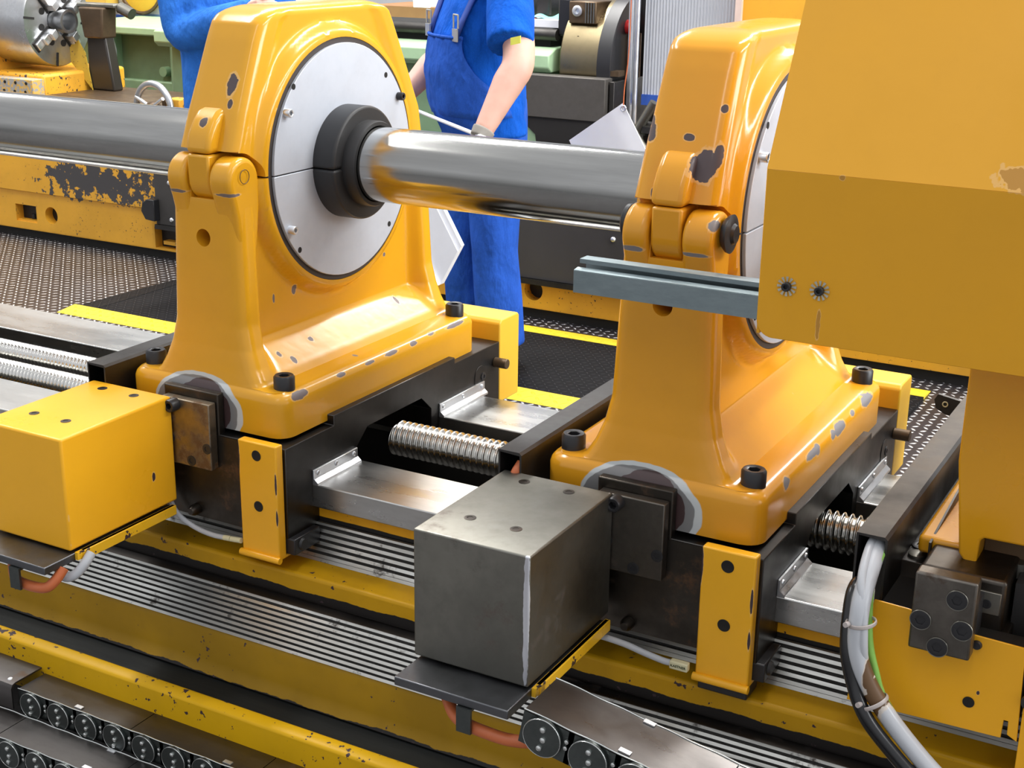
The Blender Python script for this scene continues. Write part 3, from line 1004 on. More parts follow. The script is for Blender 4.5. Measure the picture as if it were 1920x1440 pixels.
energy_chain((.820, -.666, .797), (1.30, -.666, .712), .088, .060, .066, 'steel energy chain sloping down from under the bare grey steel box', .0275)
energy_chain((-.262, -.549, .446), (1.15, -.549, .438), .070, .054, .066, 'steel energy chain lying beside the bright yellow lip of the bed', .0255)
energy_chain((-.50, -.628, .402), (1.0, -.628, .394), .070, .054, .066, 'lowest steel energy chain, farthest from the yellow lip', .0255)
o = MB()
o.prism([(-.560, .409), (-.560, .449), (-.556, .456), (-.549, .458), (-.462, .458), (-.462, .455), (-.548, .455), (-.5535, .452), (-.5570, .447), (-.5570, .409)], 'X', -.60, -.268)
o = o.build('chain_end_bracket', M['chainlid'])
tag(o, 'folded steel bracket covering the start of the chain beside the lip', 'bracket')
for x, y in ((-.285, -.545), (-.285, -.475)):
    MB().lathe((x, y, .458), (0, 0, 1), [(0, .005), (.0012, .004)], 16).build('rivet', M['zinc'], o)
MB().tube([(-.27, -.545, .412), (-.245, -.546, .425), (-.225, -.546, .43), (-.205, -.546, .432)], .003, 8).build('steel_hook', M['chainside'], o)

# ================================================================ big guard, rail profile
gy = paint('guard_yellow', (.77, .365, .008), .45, ((1.29, -.41, 1.485, .02, .03, .014), (1.31, -.41, 1.478, .014, .03, .010), (1.096, -.40, 1.466, .003, .004, .003), (1.081, -.40, 1.282, .0025, .01, .018)), 0, dark=(.50, .24, .03), dirt=.05, org=(1.2, -.4, 1.25), wob=.7)
g = thing('machine_guard', (1.2, -.4, 1.25), 'huge plain yellow sheet metal guard with a horizontal fold and two screws', 'guard')
TH = .003
poly = []
xl, xr = 1.0015, 1.75
n = Vector((0, -0.197, 0.103)).normalized()
mb = MB()
cor = [(xl + .022 - .022 * sin(a), 1.2555 + .022 - .022 * cos(a)) for a in [k * pi / 2 / 8 for k in range(9)]]
lowp = [(xr, 1.2555)] + cor + [(xl + .000, 1.4685), (xr, 1.4685)]
mb.prism(lowp, 'Y', -.4, -.4 + TH)
mb.build('guard_sheet', gy, g, bevel=.0006, seg=1)
mb = MB()
up0, up1 = (-.4, 1.4685), (-.297, 1.665)
dy, dz = up1[0] - up0[0], up1[1] - up0[1]
up2 = (up0[0] + dy * 1.5, up0[1] + dz * 1.5)
mb.add([(xl, up0[0], up0[1]), (xr, up0[0], up0[1]), (xr, up2[0], up2[1]), (xl, up2[0], up2[1]), (xl, up0[0] + TH, up0[1]), (xr, up0[0] + TH, up0[1]), (xr, up2[0] + TH, up2[1]), (xl, up2[0] + TH, up2[1])],
       [(0, 1, 2, 3), (4, 7, 6, 5), (0, 4, 5, 1), (1, 5, 6, 2), (2, 6, 7, 3), (3, 7, 4, 0)])
mb.build('guard_sheet', gy, g)
mb = MB().prism([(xl, 1.259), (xl + .004, 1.259), (xl + .004, 1.46), (xl, 1.46)], 'Y', -.397, -.385)
mb.build('guard_return', gy, g)
for x in (1.038, 1.080):
    MB().bolt((x, -.4, 1.3252), (0, -1, 0), .0058, .007).build('screw', M['black'], g)
    mb = MB()
    for k in range(12):
        a = 2 * pi * k / 12
        u, v = cos(a), sin(a)
        mb.sheet([(x + u * .006 - v * .0008, -.4012, 1.3252 + v * .006 + u * .0008), (x + u * .0125 - v * .0017, -.4016, 1.3252 + v * .0125 + u * .0017), (x + u * .0125 + v * .0017, -.4016, 1.3252 + v * .0125 - u * .0017), (x + u * .006 + v * .0008, -.4012, 1.3252 + v * .006 - u * .0008)], .0006)
    mb.build('star_washer', M['buckle'], g)
# C-shaped rail sticking out behind the guard
rl = MB()
zt, zb, yf, yb_ = 1.3195, 1.2765, -.398, -.358
T_ = .002
rl.prism([(yf, zb), (yf, zt - .013), (yf + .004, zt - .011), (yf + .004, zt - .013), (yf + T_, zt - .015), (yf + T_, zb + T_), (yb_ - T_, zb + T_), (yb_ - T_, zt - T_), (yf + .030 - .010, zt - T_), (yf + .018, zt - .006), (yf + .018, zt), (yb_, zt), (yb_, zb)], 'X', .740, 1.30)
rl.prism([(yf + .0005, zt - .012), (yf + .012, zt - .010), (yf + .012, zt - .012), (yf + .0005, zt - .014)], 'X', .740, 1.30)
o = rl.build('rail_profile', M['galv'])
tag(o, 'grey green slotted metal rail sticking out from behind the big guard', 'rail')

# ================================================================ tool carriage under the guard
cgy = paint('carriage_yellow', (.72, .335, .008), .3, (), 0.0, dirt=.06, coat=.2)
c3 = thing('tool_carriage', (1.35, 0, .755), 'tool carriage with a broad yellow post and dark steel plates under the guard', 'machine carriage')
MB().prism([(1.264, .975), (1.250, 1.10), (1.252, 1.60), (1.75, 1.60), (1.75, 1.005), (1.294, 1.002), (1.289, .998), (1.287, .957), (1.282, .952)], 'Y', -.30, -.075).build('post_casting', cgy, c3, bevel=.006, seg=3)
MB().box(1.205, 1.27, -.27, .20, .950, .975).build('casting_foot', cgy, c3, bevel=.006, seg=3)
MB().box(1.289, 1.75, -.255, -.1, .952, 1.02).build('recess_back', plain('recess_brown', (.12, .07, .03), .6), c3)
MB().lathe((1.336, -.262, .965), (0, 0, -1), [(0, .012), (.02, .012)], 20).build('recess_bolt', M['boxsteel'], c3)
MB().box(1.150, 1.75, -.25, .46, .833, .914).build('saddle_body', M['deepdark'], c3)
MB().prism([(1.187, .914), (1.187, .938), (1.2205, .938), (1.2205, .914)], 'Y', -.277, .10).build('top_plate', M['trough'], c3, bevel=.001)
for x, y in ((1.2035, -.186), (1.2035, -.255)):
    MB().lathe((x, y, .938), (0, 0, 1), [(0, .0125), (.004, .0125), (.006, .009), (.006, 0)], 24).build('dome_screw', M['boxsteel'], c3)
MB().bolt((1.203, -.221, .938), (0, 0, 1), .015, .003, sock=.6).build('socket_screw', M['black'], c3)
MB().prism([(-.28, .92), (-.28, .972), (-.13, .990), (.1, 1.0), (.1, .92)], 'X', 1.2215, 1.2245).build('fin_plate', M['trough'], c3)
MB().box(1.226, 1.336, -.345, -.24, .884, .968).build('clamp_body', M['saddle_front'], c3, bevel=.006, seg=3)
MB().box(1.301, 1.331, -.348, -.344, .921, .952).build('worn_pad', M['boxsteel'], c3, bevel=.001)
MB().bolt((1.314, -.348, .935), (0, -1, 0), .0062, .001).build('pad_screw', M['black'], c3)
MB().box(1.292, 1.345, -.352, -.30, .868, .899).build('lower_bar', M['saddle_front'], c3, bevel=.002)
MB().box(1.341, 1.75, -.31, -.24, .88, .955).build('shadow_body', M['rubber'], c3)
bk = MB().box(1.2365, 1.3125, -.420, -.395, .886, .992)  .build('bolted_block', M['blockgrey'], c3, bevel=.003)
for x, z in ((1.290, .965), (1.249, .928), (1.300, .926), (1.273, .896)):
    MB().bolt((x, -.4195, z), (0, -1, 0), .0125, .0022).build('block_bolt', M['black'], bk)
    MB().ring((x, -.4212, z), (0, 1, 0), .0130, .0007, 32, 6).build('counterbore', M['boxsteel'], bk)
MB().box(1.24, 1.31, -.396, -.345, .89, .95).build('block_spacer', M['rubber'], c3)
cvm = paint('apron_plate_yellow', (.90, .43, .010), .42, ((1.323, -.38, .827, .002, .01, .003),), 0, dirt=.05, org=(1.35, 0, .755))
cv = MB().prism([(1.158, .768), (1.166, .850), (1.181, .922), (1.226, .920), (1.3, .906), (1.372, .9035), (1.377, .772), (1.364, .779), (1.3635, .798), (1.358, .798), (1.357, .772)], 'Y', -.383, -.380).build('apron_plate', cvm, c3, bevel=.0006, seg=1)
MB().cyl((1.313, -.3834, .811), (1.313, -.3842, .811), .0075).build('plate_hole', M['hole'], c3)
MB().lathe((1.3145, -.384, .8935), (0, -1, 0), [(0, .0065), (.004, .005)], 16).build('oil_nipple', M['black'], c3)
MB().box(1.19, 1.375, -.378, -.345, .80, .90).build('apron_backing', M['deepdark'], c3)
MB().box(1.379, 1.60, -.385, -.30, .70, .93).build('apron_plate', cvm, c3, bevel=.001)
MB().cyl((1.386, -.386, .835), (1.386, -.392, .835), .010).build('dark_plug', M['rubber'], c3)

# cable bundle out of the third trough
PB = [(1.165, -.30, .985), (1.170, -.355, .985), (1.172, -.405, .960), (1.173, -.43, .930), (1.176, -.435, .879), (1.190, -.435, .838), (1.217, -.435, .799), (1.258, -.435, .757), (1.30, -.435, .722), (1.35, -.435, .69)]


def bundle(dx, dy, dz=0.0, wobble=0.0, fn=None):
    out = []
    for i, p in enumerate(PB):
        k = min(1, i / 3)
        out.append((p[0] + dx * k + wobble * sin(i * 1.3), p[1] + dy * k, p[2] + dz * k))
    return out


for nm, mt, r, pts, lb in (
    ('grey_cable', 'grey_cable', .0122, bundle(.004, -.006, 0, .001), 'thickest grey cable of the hanging bundle, stained brown halfway down'),
    ('grey_cable', 'grey_cable', .0058, [(1.168, -.33, .995), (1.166, -.372, .990), (1.171, -.42, .965), (1.182, -.44, .93), (1.188, -.445, .88), (1.190, -.43, .84), (1.2, -.42, .80), (1.24, -.42, .752), (1.30, -.42, .70)], 'thin grey cable crossing in front of the thick one below the trough'),
    ('green_cable', 'green_cable', .0045, [(1.180, -.30, .985), (1.182, -.36, .985), (1.181, -.40, .965), (1.183, -.415, .93), (1.190, -.422, .88), (1.203, -.425, .84), (1.212, -.424, .815), (1.232, -.422, .785), (1.28, -.42, .73)], 'green and yellow earth wire in the hanging cable bundle'),
    ('black_cable', 'black_cable', .0095, [(1.160, -.34, .93), (1.158, -.395, .94), (1.160, -.42, .915), (1.166, -.438, .870), (1.180, -.445, .828), (1.202, -.455, .792), (1.238, -.455, .754), (1.285, -.455, .714), (1.33, -.455, .68)], 'glossy black cable of the bundle hanging from the trough'),
    ('white_cable', 'grey_cable', .0065, [(1.168, -.42, .87), (1.180, -.43, .822), (1.196, -.435, .783), (1.230, -.437, .742), (1.275, -.437, .702), (1.32, -.437, .66)], 'pale cable lowest in the hanging bundle, under the black one')):
    m_ = M[mt]
    if nm == 'grey_cable' and r > .01:
        m_ = paint('stained_cable', (.50, .52, .55), .35, ((1.210, -.435, .815, .016, .03, .030), (1.198, -.44, .85, .006, .03, .02)), 0, dark=(.13, .07, .03), dirt=.05, org=(0, 0, 0), wob=.5, wscale=50)
    o = MB().tube(pts, r, 14).build(nm, m_)
    tag(o, lb, 'cable', 'cables hanging out of the trough')
for c, R_, lb in (((1.179, -.434, .912), .0185, 'pale cable tie around the bundle just below the trough'), ((1.206, -.440, .808), .0195, 'pale cable tie around the bundle halfway down')):
    i_ = Vector((.18, 0, -1)) if c[2] > .9 else Vector((.62, 0, -1))
    o = MB().ring(c, i_, R_, .0014, 32, 8, 2.0).build('cable_tie', M['tie'])
    u, v, w_ = frame_of(i_)
    MB().cyl(Vector(c) + Vector((-.012, -.017, .002)), Vector(c) + Vector((-.014, -.024, .003)), .0035, n=12).build('tie_head', M['tie'], o)
    tag(o, lb, 'cable tie', 'cable ties on the hanging bundle')
# small eye plate that stands behind the trough, on an arm of the carriage
ep = MB().prism([(1.066, .918), (1.062, .934), (1.068, .945), (1.115, .937), (1.20, .925), (1.20, .90), (1.115, .905), (1.085, .908)], 'Y', .45, .458).build('eye_bracket', M['rubber'], c3)
MB().ring((1.0825, .449, .928), (0, 1, 0), .0045, .0012, 20, 6).build('eye_rim', M['cream'], ep)

# ================================================================ floor, mats and hall


def at(px, py, Y):
    """point of the plane y = Y seen at pixel (px, py) of the 1920 x 1440 frame"""
    d = r_ * ((px - 960) / FPX) - u_ * ((py - 720) / FPX) + f_
    return CAM + d * ((Y - CAM.y) / d.y)


struct('floor', MB().box(-14, 9, -6, 14, .05, .15), M['tread'])
wallm = plain('hall_wall', (.62, .64, .66), .7, var=.06, scale=2)
struct('wall_back', MB().box(-14, 9, 12, 12.2, .15, 6.5), wallm)
struct('wall_left', MB().box(-14.2, -14, -6, 14, .15, 6.5), wallm)
o = MB().box(-2.80, .55, 2.17, 2.83, .15, .162).build('anti_fatigue_mat', M['mat'])
tag(o, 'black checkered rubber mat with yellow edges behind the steady rests', 'mat')
mb = MB().prism([(2.065, .151), (2.165, .163), (2.172, .163), (2.172, .151)], 'X', -2.93, .55)
mb.build('yellow_edge', M['mat_edge'], o)
MB().prism([(2.828, .151), (2.828, .163), (2.835, .163), (2.945, .151)], 'X', -2.80, .55).build('yellow_edge', M['mat_edge'], o)
MB().add([(-2.94, 2.17, .1505), (-2.80, 2.17, .163), (-2.80, 2.83, .163), (-2.9, 2.80, .1505)], [(0, 1, 2, 3)]).build('mat_ramp', M['mat'], o)

# ================================================================ old yellow lathe behind
oldy = paint('old_lathe_yellow', (.80, .40, .03), .45, (), .10, dark=(.05, .035, .03), dirt=.2, speck_scale=45)


def worn(nt, co, base):
    # paint worn off down to dark metal around one stretch
    s = spotmask(nt, co, [(.62 + .0, 0, .35, .42, .6, .10)], .3, 6)
    n = noi(nt, co, 22, 4, .65)
    k = ramp(nt, mth(nt, 'MULTIPLY_ADD', s, .28, n), .53, .56)
    k = mth(nt, 'MULTIPLY', k, ramp(nt, s, -.45, -.2))
    return mixc(nt, k, base, (.06, .055, .055))


oldw = paint('old_lathe_worn_yellow', (.80, .40, .03), .45, (), .06, dark=(.05, .035, .03), dirt=.15, extra=worn, speck_scale=70)
ol = thing('old_lathe', (-4.2, 3.05, .15), 'old chipped yellow lathe standing across the walkway, big four-jaw chuck at its end', 'lathe')
MB().box(-7.0, 3.0, 3.10, 3.75, .15, .62).build('bed_core', M['deepdark'], ol)
MB().box(-7.0, 2.4, 3.03, 3.10, .40, .72).build('upper_apron', oldw, ol, bevel=.004)
la = MB().box(-7.0, 2.4, 3.05, 3.12, .195, .398).build('lower_apron', oldw, ol, bevel=.003)
cut(la, MB().cyl((-3.978, 2.9, .288), (-3.978, 3.2, .288), .044, n=40))
cut(la, MB().cyl((-1.156, 2.9, .275), (-1.156, 3.2, .275), .044, n=40))
cut(la, MB().box(-4.235, -4.085, 2.9, 3.2, .235, .325))
cut(la, MB().box(-3.275, -3.05, 2.9, 3.2, .205, .31))
MB().box(-7.0, 2.4, 3.12, 3.16, .17, .40).build('pocket_back', oldy, ol)
for x in (-4.16, -3.13):
    MB().cyl((x, 3.10, .245), (x, 3.10, .27), .012, n=6).build('levelling_nut', M['black'], ol)
    MB().box(x - .1, x + .12, 3.06, 3.12, .225, .243).build('pocket_sill', oldy, ol)
MB().box(-7.0, 2.4, 3.07, 3.14, .15, .196).build('gap_shade', M['hole'], ol)  # black strip standing in for the shaded gap under the old bed
MB().box(-7.0, 3.0, 3.10, 3.35, .72, .78).build('lathe_way', M['brown'], ol)
MB().box(-7.0, 3.0, 3.55, 3.75, .62, .78).build('lathe_way', M['brown'], ol)
lv = plain('grey_sheet_cover', (.075, .07, .066), .6, 0, .25, 3, .2)
for a, b in ((-3.225, -1.30), (-1.295, -.30), (-.295, .9)):
    cv_ = MB().box(a, b, 3.015, 3.03, .335, .70).build('sheet_cover', lv, ol, bevel=.002)
    MB().box(a - .005, b, 3.005, 3.05, .312, .334).build('cover_ledge', M['trough'], cv_)
    for fx in (.04, .5, .98):
        for z in (.365, .545):
            MB().lathe((a + (b - a) * fx + .02, 3.015, z), (0, -1, 0), [(0, .012), (.006, .010), (.010, .004)], 14).build('screw', M['zinc'], cv_)
MB().prism([(-3.245, .46), (-3.275, .44), (-3.285, .40), (-3.26, .36), (-3.20, .355), (-3.20, .46)], 'Y', 2.975, 3.015).build('cable_clip', M['black'], ol, bevel=.004)
# headstock, drilled plate
MB().prism([(3.12, .78), (3.12, .92), (3.22, 1.0), (3.25, 1.9), (3.95, 1.9), (4.0, .78)], 'X', -6.2, -4.62).build('headstock', oldy, ol, bevel=.02)
MB().box(-4.62, -4.22, 3.30, 3.9, .78, .965).build('headstock_foot', oldy, ol, bevel=.015)
dp = MB().box(-4.70, -4.215, 3.22, 3.30, .86, .945).build('drilled_plate', paint('drilled_plate_paint', (.75, .45, .10), .5, (), .25, dark=(.35, .35, .34)), ol, bevel=.003)
for k in range(6):
    for z in (.925, .880):
        MB().cyl((-4.66 + k * .078 + (.01 if z > .9 else 0), 3.217, z), (-4.66 + k * .078 + (.01 if z > .9 else 0), 3.222, z), .008, n=12).build('drilled_hole', M['hole'], dp)
# four jaw chuck
ck = MB().lathe((-4.655, 3.52, 1.225), (1, 0, 0), [(0, .20), (.01, .235), (.33, .240), (.345, .232), (.345, .075), (.30, .070), (.30, .05), (.05, .05), (.05, 0)], 64).build('chuck', M['chuckface'], ol)
for k in range(4):
    a = radians(38 + 90 * k)
    c, s = cos(a), sin(a)

    def tr_(r, q, x):
        return (-4.655 + x, 3.52 + c * r - s * q, 1.225 + s * r + c * q)
    mb = MB()
    for (ra, rb, xa, xb, w_) in ((.075, .215, .345, .352, .030), ):
        mb.add([tr_(r, q, x) for x in (xa, xb) for r in (ra, rb) for q in (-w_, w_)], [(0, 1, 3, 2), (4, 6, 7, 5), (0, 4, 5, 1), (2, 3, 7, 6), (0, 2, 6, 4), (1, 5, 7, 3)])
    mb.build('jaw_slot', M['hole'], ck)
    mb = MB()
    for (ra, rb, xb) in ((.085, .125, .41), (.125, .165, .385), (.165, .21, .365)):
        mb.add([tr_(r, q, x) for x in (.345, xb) for r in (ra, rb) for q in (-.022, .022)], [(0, 1, 3, 2), (4, 6, 7, 5), (0, 4, 5, 1), (2, 3, 7, 6), (0, 2, 6, 4), (1, 5, 7, 3)])
    mb.build('jaw', M['zinc'], ck, bevel=.003)
    a = radians(83 + 90 * k)
    c, s = cos(a), sin(a)
    mb = MB().add([tr_(r, q, x) for x in (.345, .349) for r in (.165, .236) for q in (-.006, .006)], [(0, 1, 3, 2), (4, 6, 7, 5), (0, 4, 5, 1), (2, 3, 7, 6), (0, 2, 6, 4), (1, 5, 7, 3)])
    mb.build('t_slot', M['hole'], ck)
    for da in (-.35, .35):
        aa = a + da
        MB().cyl((-4.655 + .345, 3.52 + .12 * cos(aa), 1.225 + .12 * sin(aa)), (-4.655 + .348, 3.52 + .12 * cos(aa), 1.225 + .12 * sin(aa)), .018, n=20).build('bore_hole', M['hole'], ck)
MB().lathe((-4.655 + .30, 3.52, 1.225), (1, 0, 0), [(0, .040), (.09, .062), (.13, .062), (.13, .048), (.02, .04), (.02, 0)], 40).build('centre_sleeve', M['chuckface'], ck)
# tool slide on the bed with cranked handwheel
sl = thing('tool_slide', (-3.5, 3.4, .78), 'dark oily tool slide with a handwheel on the old lathe, beside the chuck', 'tool slide')
MB().box(-4.20, -3.05, 3.15, 3.80, .78, .865).build('slide_base', M['brown'], sl, bevel=.01)
MB().prism([(-4.20, .865), (-4.19, 1.16), (-4.06, 1.16), (-4.015, .865)], 'Y', 3.60, 3.67).build('slide_column', plain('slide_column_dark', (.03, .025, .02), .3), sl, bevel=.01)
MB().prism([(-4.18, 1.14), (-4.21, 1.30), (-4.035, 1.30), (-4.05, 1.14)], 'Y', 3.57, 3.68).build('column_head', M['brown'], sl, bevel=.01)
MB().prism([(-4.36, 1.055), (-4.25, 1.13), (-4.20, 1.06), (-4.165, .865)], 'Y', 3.59, 3.595).build('splash_shield', paint('shield_yellow', (.62, .42, .05), .4, (), .15, dark=(.12, .08, .03)), sl)
hw = MB().ring((-3.275, 3.10, .875), (.1, 1, 0), .122, .017, 48, 12).build('handwheel', M['chuckface'], sl)
MB().lathe((-3.30, 3.15, .880), (0, -1, 0), [(0, .028), (.05, .028), (.07, .016)], 24).build('hub', M['brown'], hw)
for k in range(3):
    a = radians(150 + 120 * k)
    MB().cyl((-3.30, 3.11, .88), (-3.30 + .1 * cos(a), 3.10, .88 + .1 * sin(a)), .009, n=10).build('spoke', M['zinc'], hw)
MB().cyl((-3.245, 3.15, .865), (-3.245, 3.15, .935), .016).build('spindle_stub', M['brown'], sl)
MB().box(-3.215, -3.13, 3.12, 3.2, .865, .93).build('gear_box', oldy, sl, bevel=.006)
# ================================================================ green machines
gm = thing('green_machine', (-4.7, 4.8, .15), 'green painted machine cabinet with a recessed panel beyond the dark tool slide', 'machine')
MB().box(-5.4, -4.30, 4.62, 5.3, .15, 1.10).build('cabinet_body', M['greendark'], gm)
MB().box(-5.4, -4.25, 4.50, 5.3, 1.075, 1.125).build('top_ledge', M['greenlight'], gm, bevel=.01)
for a, b in ((-5.4, -4.93), (-4.49, -4.30)):
    MB().box(a, b, 4.56, 4.64, .15, 1.08).build('frame_post', M['green'], gm, bevel=.01)
MB().box(-5.4, -4.30, 4.57, 4.64, .70, .80).build('frame_rail', M['green'], gm, bevel=.01)
MB().cyl((-4.56, 4.62, .86), (-4.56, 4.57, .86), .03).build('port_boss', M['green'], gm)
o = MB().tube([(-4.95, 4.54, 1.07), (-4.90, 4.52, .98), (-4.88, 4.5, .86), (-4.82, 4.48, .76), (-4.74, 4.46, .68)], .014).build('pale_hose', M['grey_cable'])
tag(o, 'pale hose hanging down the front of the green cabinet', 'hose')
cab = thing('bright_cabinet', (-4.9, 5.6, .15), 'white machine housing with a blue band above the green cabinet', 'machine')
MB().box(-6.2, -4.3, 5.35, 5.9, .15, 2.3).build('white_body', plain('white_enclosure', (.72, .73, .76), .5, var=.05), cab, bevel=.01)
MB().box(-5.60, -4.85, 5.34, 5.352, 1.045, 1.135).build('blue_band', M['lightblue'], cab)
MB().box(-5.75, -5.60, 5.335, 5.353, 1.05, 1.12).build('dark_blue_band', M['blue'], cab)
gd = MB().lathe((-5.39, 5.33, 1.33), (0, -1, 0), [(0, .19), (.02, .19), (.025, .175), (.03, 0)], 48).build('round_guard', paint('round_guard_yellow', (.88, .55, .05), .4), cab)
MB().ring((-5.39, 5.30, 1.33), (0, 1, 0), .188, .012, 60, 8).build('guard_rim', M['brown'], gd)
MB().box(-5.95, -5.63, 5.22, 5.34, 1.16, 1.45).build('yellow_box', paint('small_box_yellow', (.85, .55, .10), .5), cab, bevel=.01)
ab = MB().box(-4.30, -3.98, 3.60, 3.70, 1.298, 1.318).build('clamp_arm', M['boxsteel'], sl, bevel=.005)
MB().cyl((-3.98, 3.65, 1.30), (-3.90, 3.65, 1.27), .03).build('arm_knob', M['boxsteel'], ab)
# green lathe in the middle distance
gl = thing('green_lathe', (-1.7, 4.5, .15), 'green lathe with an oily brown chuck and a dark chip tray behind the worker', 'lathe')
MB().box(-4.2, -1.67, 4.25, 4.9, .60, 1.06).build('bed_casting', M['green'], gl, bevel=.015)
MB().prism([(4.12, 1.085), (4.12, 1.145), (4.2, 1.175), (4.9, 1.175), (4.9, 1.06), (4.15, 1.06)], 'X', -4.2, -1.665).build('bed_edge', M['greenlight'], gl, bevel=.006)
MB().box(-1.66, -1.30, 4.30, 4.9, .15, .76).build('gap_bed', M['greendark'], gl)
MB().box(-1.33, -1.295, 4.42, 4.9, .76, 1.9).build('headstock_face', M['black'], gl)
MB().box(-4.2, -1.72, 4.24, 4.5, 1.175, 1.262).build('black_gap', M['hole'], gl)
MB().cyl((-4.2, 4.22, 1.235), (-1.67, 4.22, 1.235), .028, n=20).build('bright_rod', M['trough'], gl)
MB().prism([(-1.89, .62), (-1.89, .87), (-1.80, .87), (-1.69, .80), (-1.66, .62)], 'Y', 4.08, 4.3).build('foot_casting', M['greenlight'], gl, bevel=.01)
MB().box(-1.95, -1.62, 4.1, 4.3, .15, .73).build('foot_casting', M['green'], gl, bevel=.01)
ct = MB().box(-1.805, -1.325, 4.05, 4.13, .855, 1.058).build('chip_tray', M['tray'], gl, bevel=.004)
MB().prism([(-1.805, .856), (-1.70, .77), (-1.675, .60), (-1.40, .60), (-1.345, .856)], 'Y', 4.06, 4.12).build('tray_chute', plain('chute_dark', (.02, .018, .017), .5), ct)
MB().box(-1.318, -1.292, 4.08, 4.5, .70, 1.045).build('side_panel', M['trough'], gl, bevel=.003)
ck2 = MB().lathe((-1.63, 4.46, 1.10), (1, 0, 0), [(0, .295), (.012, .31), (.215, .31), (.22, .305)], 72).build('chuck', M['chuckbrown'], gl)
MB().lathe((-1.41, 4.46, 1.10), (1, 0, 0), [(0, .335), (.07, .335), (.075, .325), (.075, 0)], 72).build('back_flange', M['black'], ck2)
MB().cyl((-1.54, 4.182, 1.235), (-1.54, 4.20, 1.235), .006, n=10).build('oil_hole', M['hole'], ck2)
J = at(1105, 22, 4.25)
jw = MB().box(J.x - .085, J.x + .06, J.y - .05, J.y + .15, J.z - .055, J.z + .05)
jw = jw.build('jaw', M['brown'], ck2, bevel=.006)
MB().lathe((J.x - .035, J.y - .052, J.z + .005), (0, -1, 0), [(0, .026), (.012, .026), (.015, .020), (.015, .013), (.004, .011), (.004, 0)], 24).build('jaw_screw', M['zinc'], jw)
for k in range(4):
    MB().box(J.x + .005 + k * .014, J.x + .011 + k * .014, J.y - .056, J.y - .049, J.z - .05, J.z + .045).build('serration', M['boxsteel'], jw)
MB().box(J.x - .16, J.x - .09, J.y - .02, J.y + .3, J.z - .12, J.z + .06).build('jaw_body', M['black'], ck2, bevel=.01)
q = at(1172, 50, 4.3)
MB().lathe((q.x - .04, q.y, q.z), (1, 0, 0), [(0, .018), (.012, .034), (.09, .034), (.1, .02)], 24).build('red_knob', M['plasticred'], gl)
q = at(1165, 100, 4.35)
MB().box(q.x - .035, q.x + .10, q.y, q.y + .01, q.z - .11, q.z + .10).build('tin_flap', M['brown'], gl)
MB().box(at(1132, 132, 4.15).x, -1.295, 4.13, 4.2, 1.065, 1.09).build('wooden_strip', M['brown'], gl)
# clutter lying on the green lathe
o = MB().box(-1.98, -1.62, 4.30, 4.5, 1.262, 1.30).build('white_papers', M['white'], None, bevel=.002)
tag(o, 'stack of white sheets lying on the green lathe beside the brown chuck', 'papers')
mb = MB()
hp_ = [(x_, y_) for x_ in range(7) for y_ in range(4)]
cv2 = [(-1.88 + i * .045, 4.33 + j * .05, 1.303 + .03 * (j / 3) * (1 if 1 < i < 6 else .3) + .02 * sin(i * 1.7 + j)) for i, j in hp_]
mb.add(cv2, [(i * 4 + j, (i + 1) * 4 + j, (i + 1) * 4 + j + 1, i * 4 + j + 1) for i in range(6) for j in range(3)])
o = mb.build('turquoise_cloth', M['teal'])
o.modifiers.new('s', 'SOLIDIFY').thickness = .008
o.modifiers.new('u', 'SUBSURF').levels = 2
tag(o, 'crumpled turquoise cloth lying on the papers behind the worker', 'cloth')
q = at(997, 52, 4.35)
o = MB().lathe((q.x - .05, q.y, q.z), (1, 0, 0), [(0, .02), (.02, .055), (.05, .062), (.075, .05), (.09, .01)], 28).build('red_handle', M['plasticred'])
tag(o, 'round red handle peeping out behind the worker\'s sleeve', 'handle')
o = thing('lathe_spindle_head', (-2.0, 4.9, 1.1), 'dark curved machine head with a grey bar above the white papers', 'machine head')
q = at(1035, 5, 4.7)
MB().lathe((q.x - .2, q.y + .2, q.z - .02), (1, 0, 0), [(0, .10), (.05, .16), (.28, .16), (.33, .12)], 40).build('head_drum', M['black'], o)
MB().box(q.x - .14, q.x + .2, q.y + .05, q.y + .4, 1.262, q.z - .06).build('head_foot', M['brown'], o, bevel=.01)
q = at(1018, 8, 4.45)
MB().prism([(q.x - .035, q.z - .05), (q.x + .035, q.z - .05), (q.x + .04, q.z + .3), (q.x - .04, q.z + .3)], 'Y', q.y, q.y + .03).build('grey_bar', M['trough'], o, bevel=.003)
MB().cyl((q.x, q.y + .02, q.z + .1), (q.x, q.y + .6, q.z + .1), .03).build('bar_pivot', M['black'], o)
# grey corrugated partition with blue foot strip
pt = thing('partition', (-.9, 4.3, .15), 'grey corrugated partition with a blue strip and silvery post', 'partition')
mb = MB()
n = 60
poly = []
for i in range(n + 1):
    x = -1.235 + .47 * i / n
    poly.append((x, 4.28 + (.006 if i % 2 else 0)))
poly += [(-.765, 4.32), (-1.235, 4.32)]
mb.prism(poly, 'Z', .975, 2.6)
mb.build('corrugated_sheet', M['panelgrey'], pt)
MB().box(-1.235, -.765, 4.27, 4.33, .925, .975).build('blue_strip', M['blue'], pt)
MB().box(-1.285, -1.262, 4.20, 4.28, .15, 2.6).build('silver_post', M['zinc'], pt, bevel=.003)
MB().cyl((-1.243, 4.21, .15), (-1.243, 4.21, 2.6), .012, n=16).build('silver_tube', M['zinc'], pt)
MB().box(-.765, -.735, 4.22, 4.33, .15, 2.6).build('cream_post', plain('cream_post', (.75, .58, .50), .5), pt)
o = MB().box(-.735, 1.6, 4.24, 4.9, .15, 2.6).build('orange_cabinet', paint('orange_cabinet_paint', (.85, .42, .03), .45, (), .02))
tag(o, 'tall orange cabinet beside the grey partition', 'cabinet')
q = at(1215, 225, 4.0)
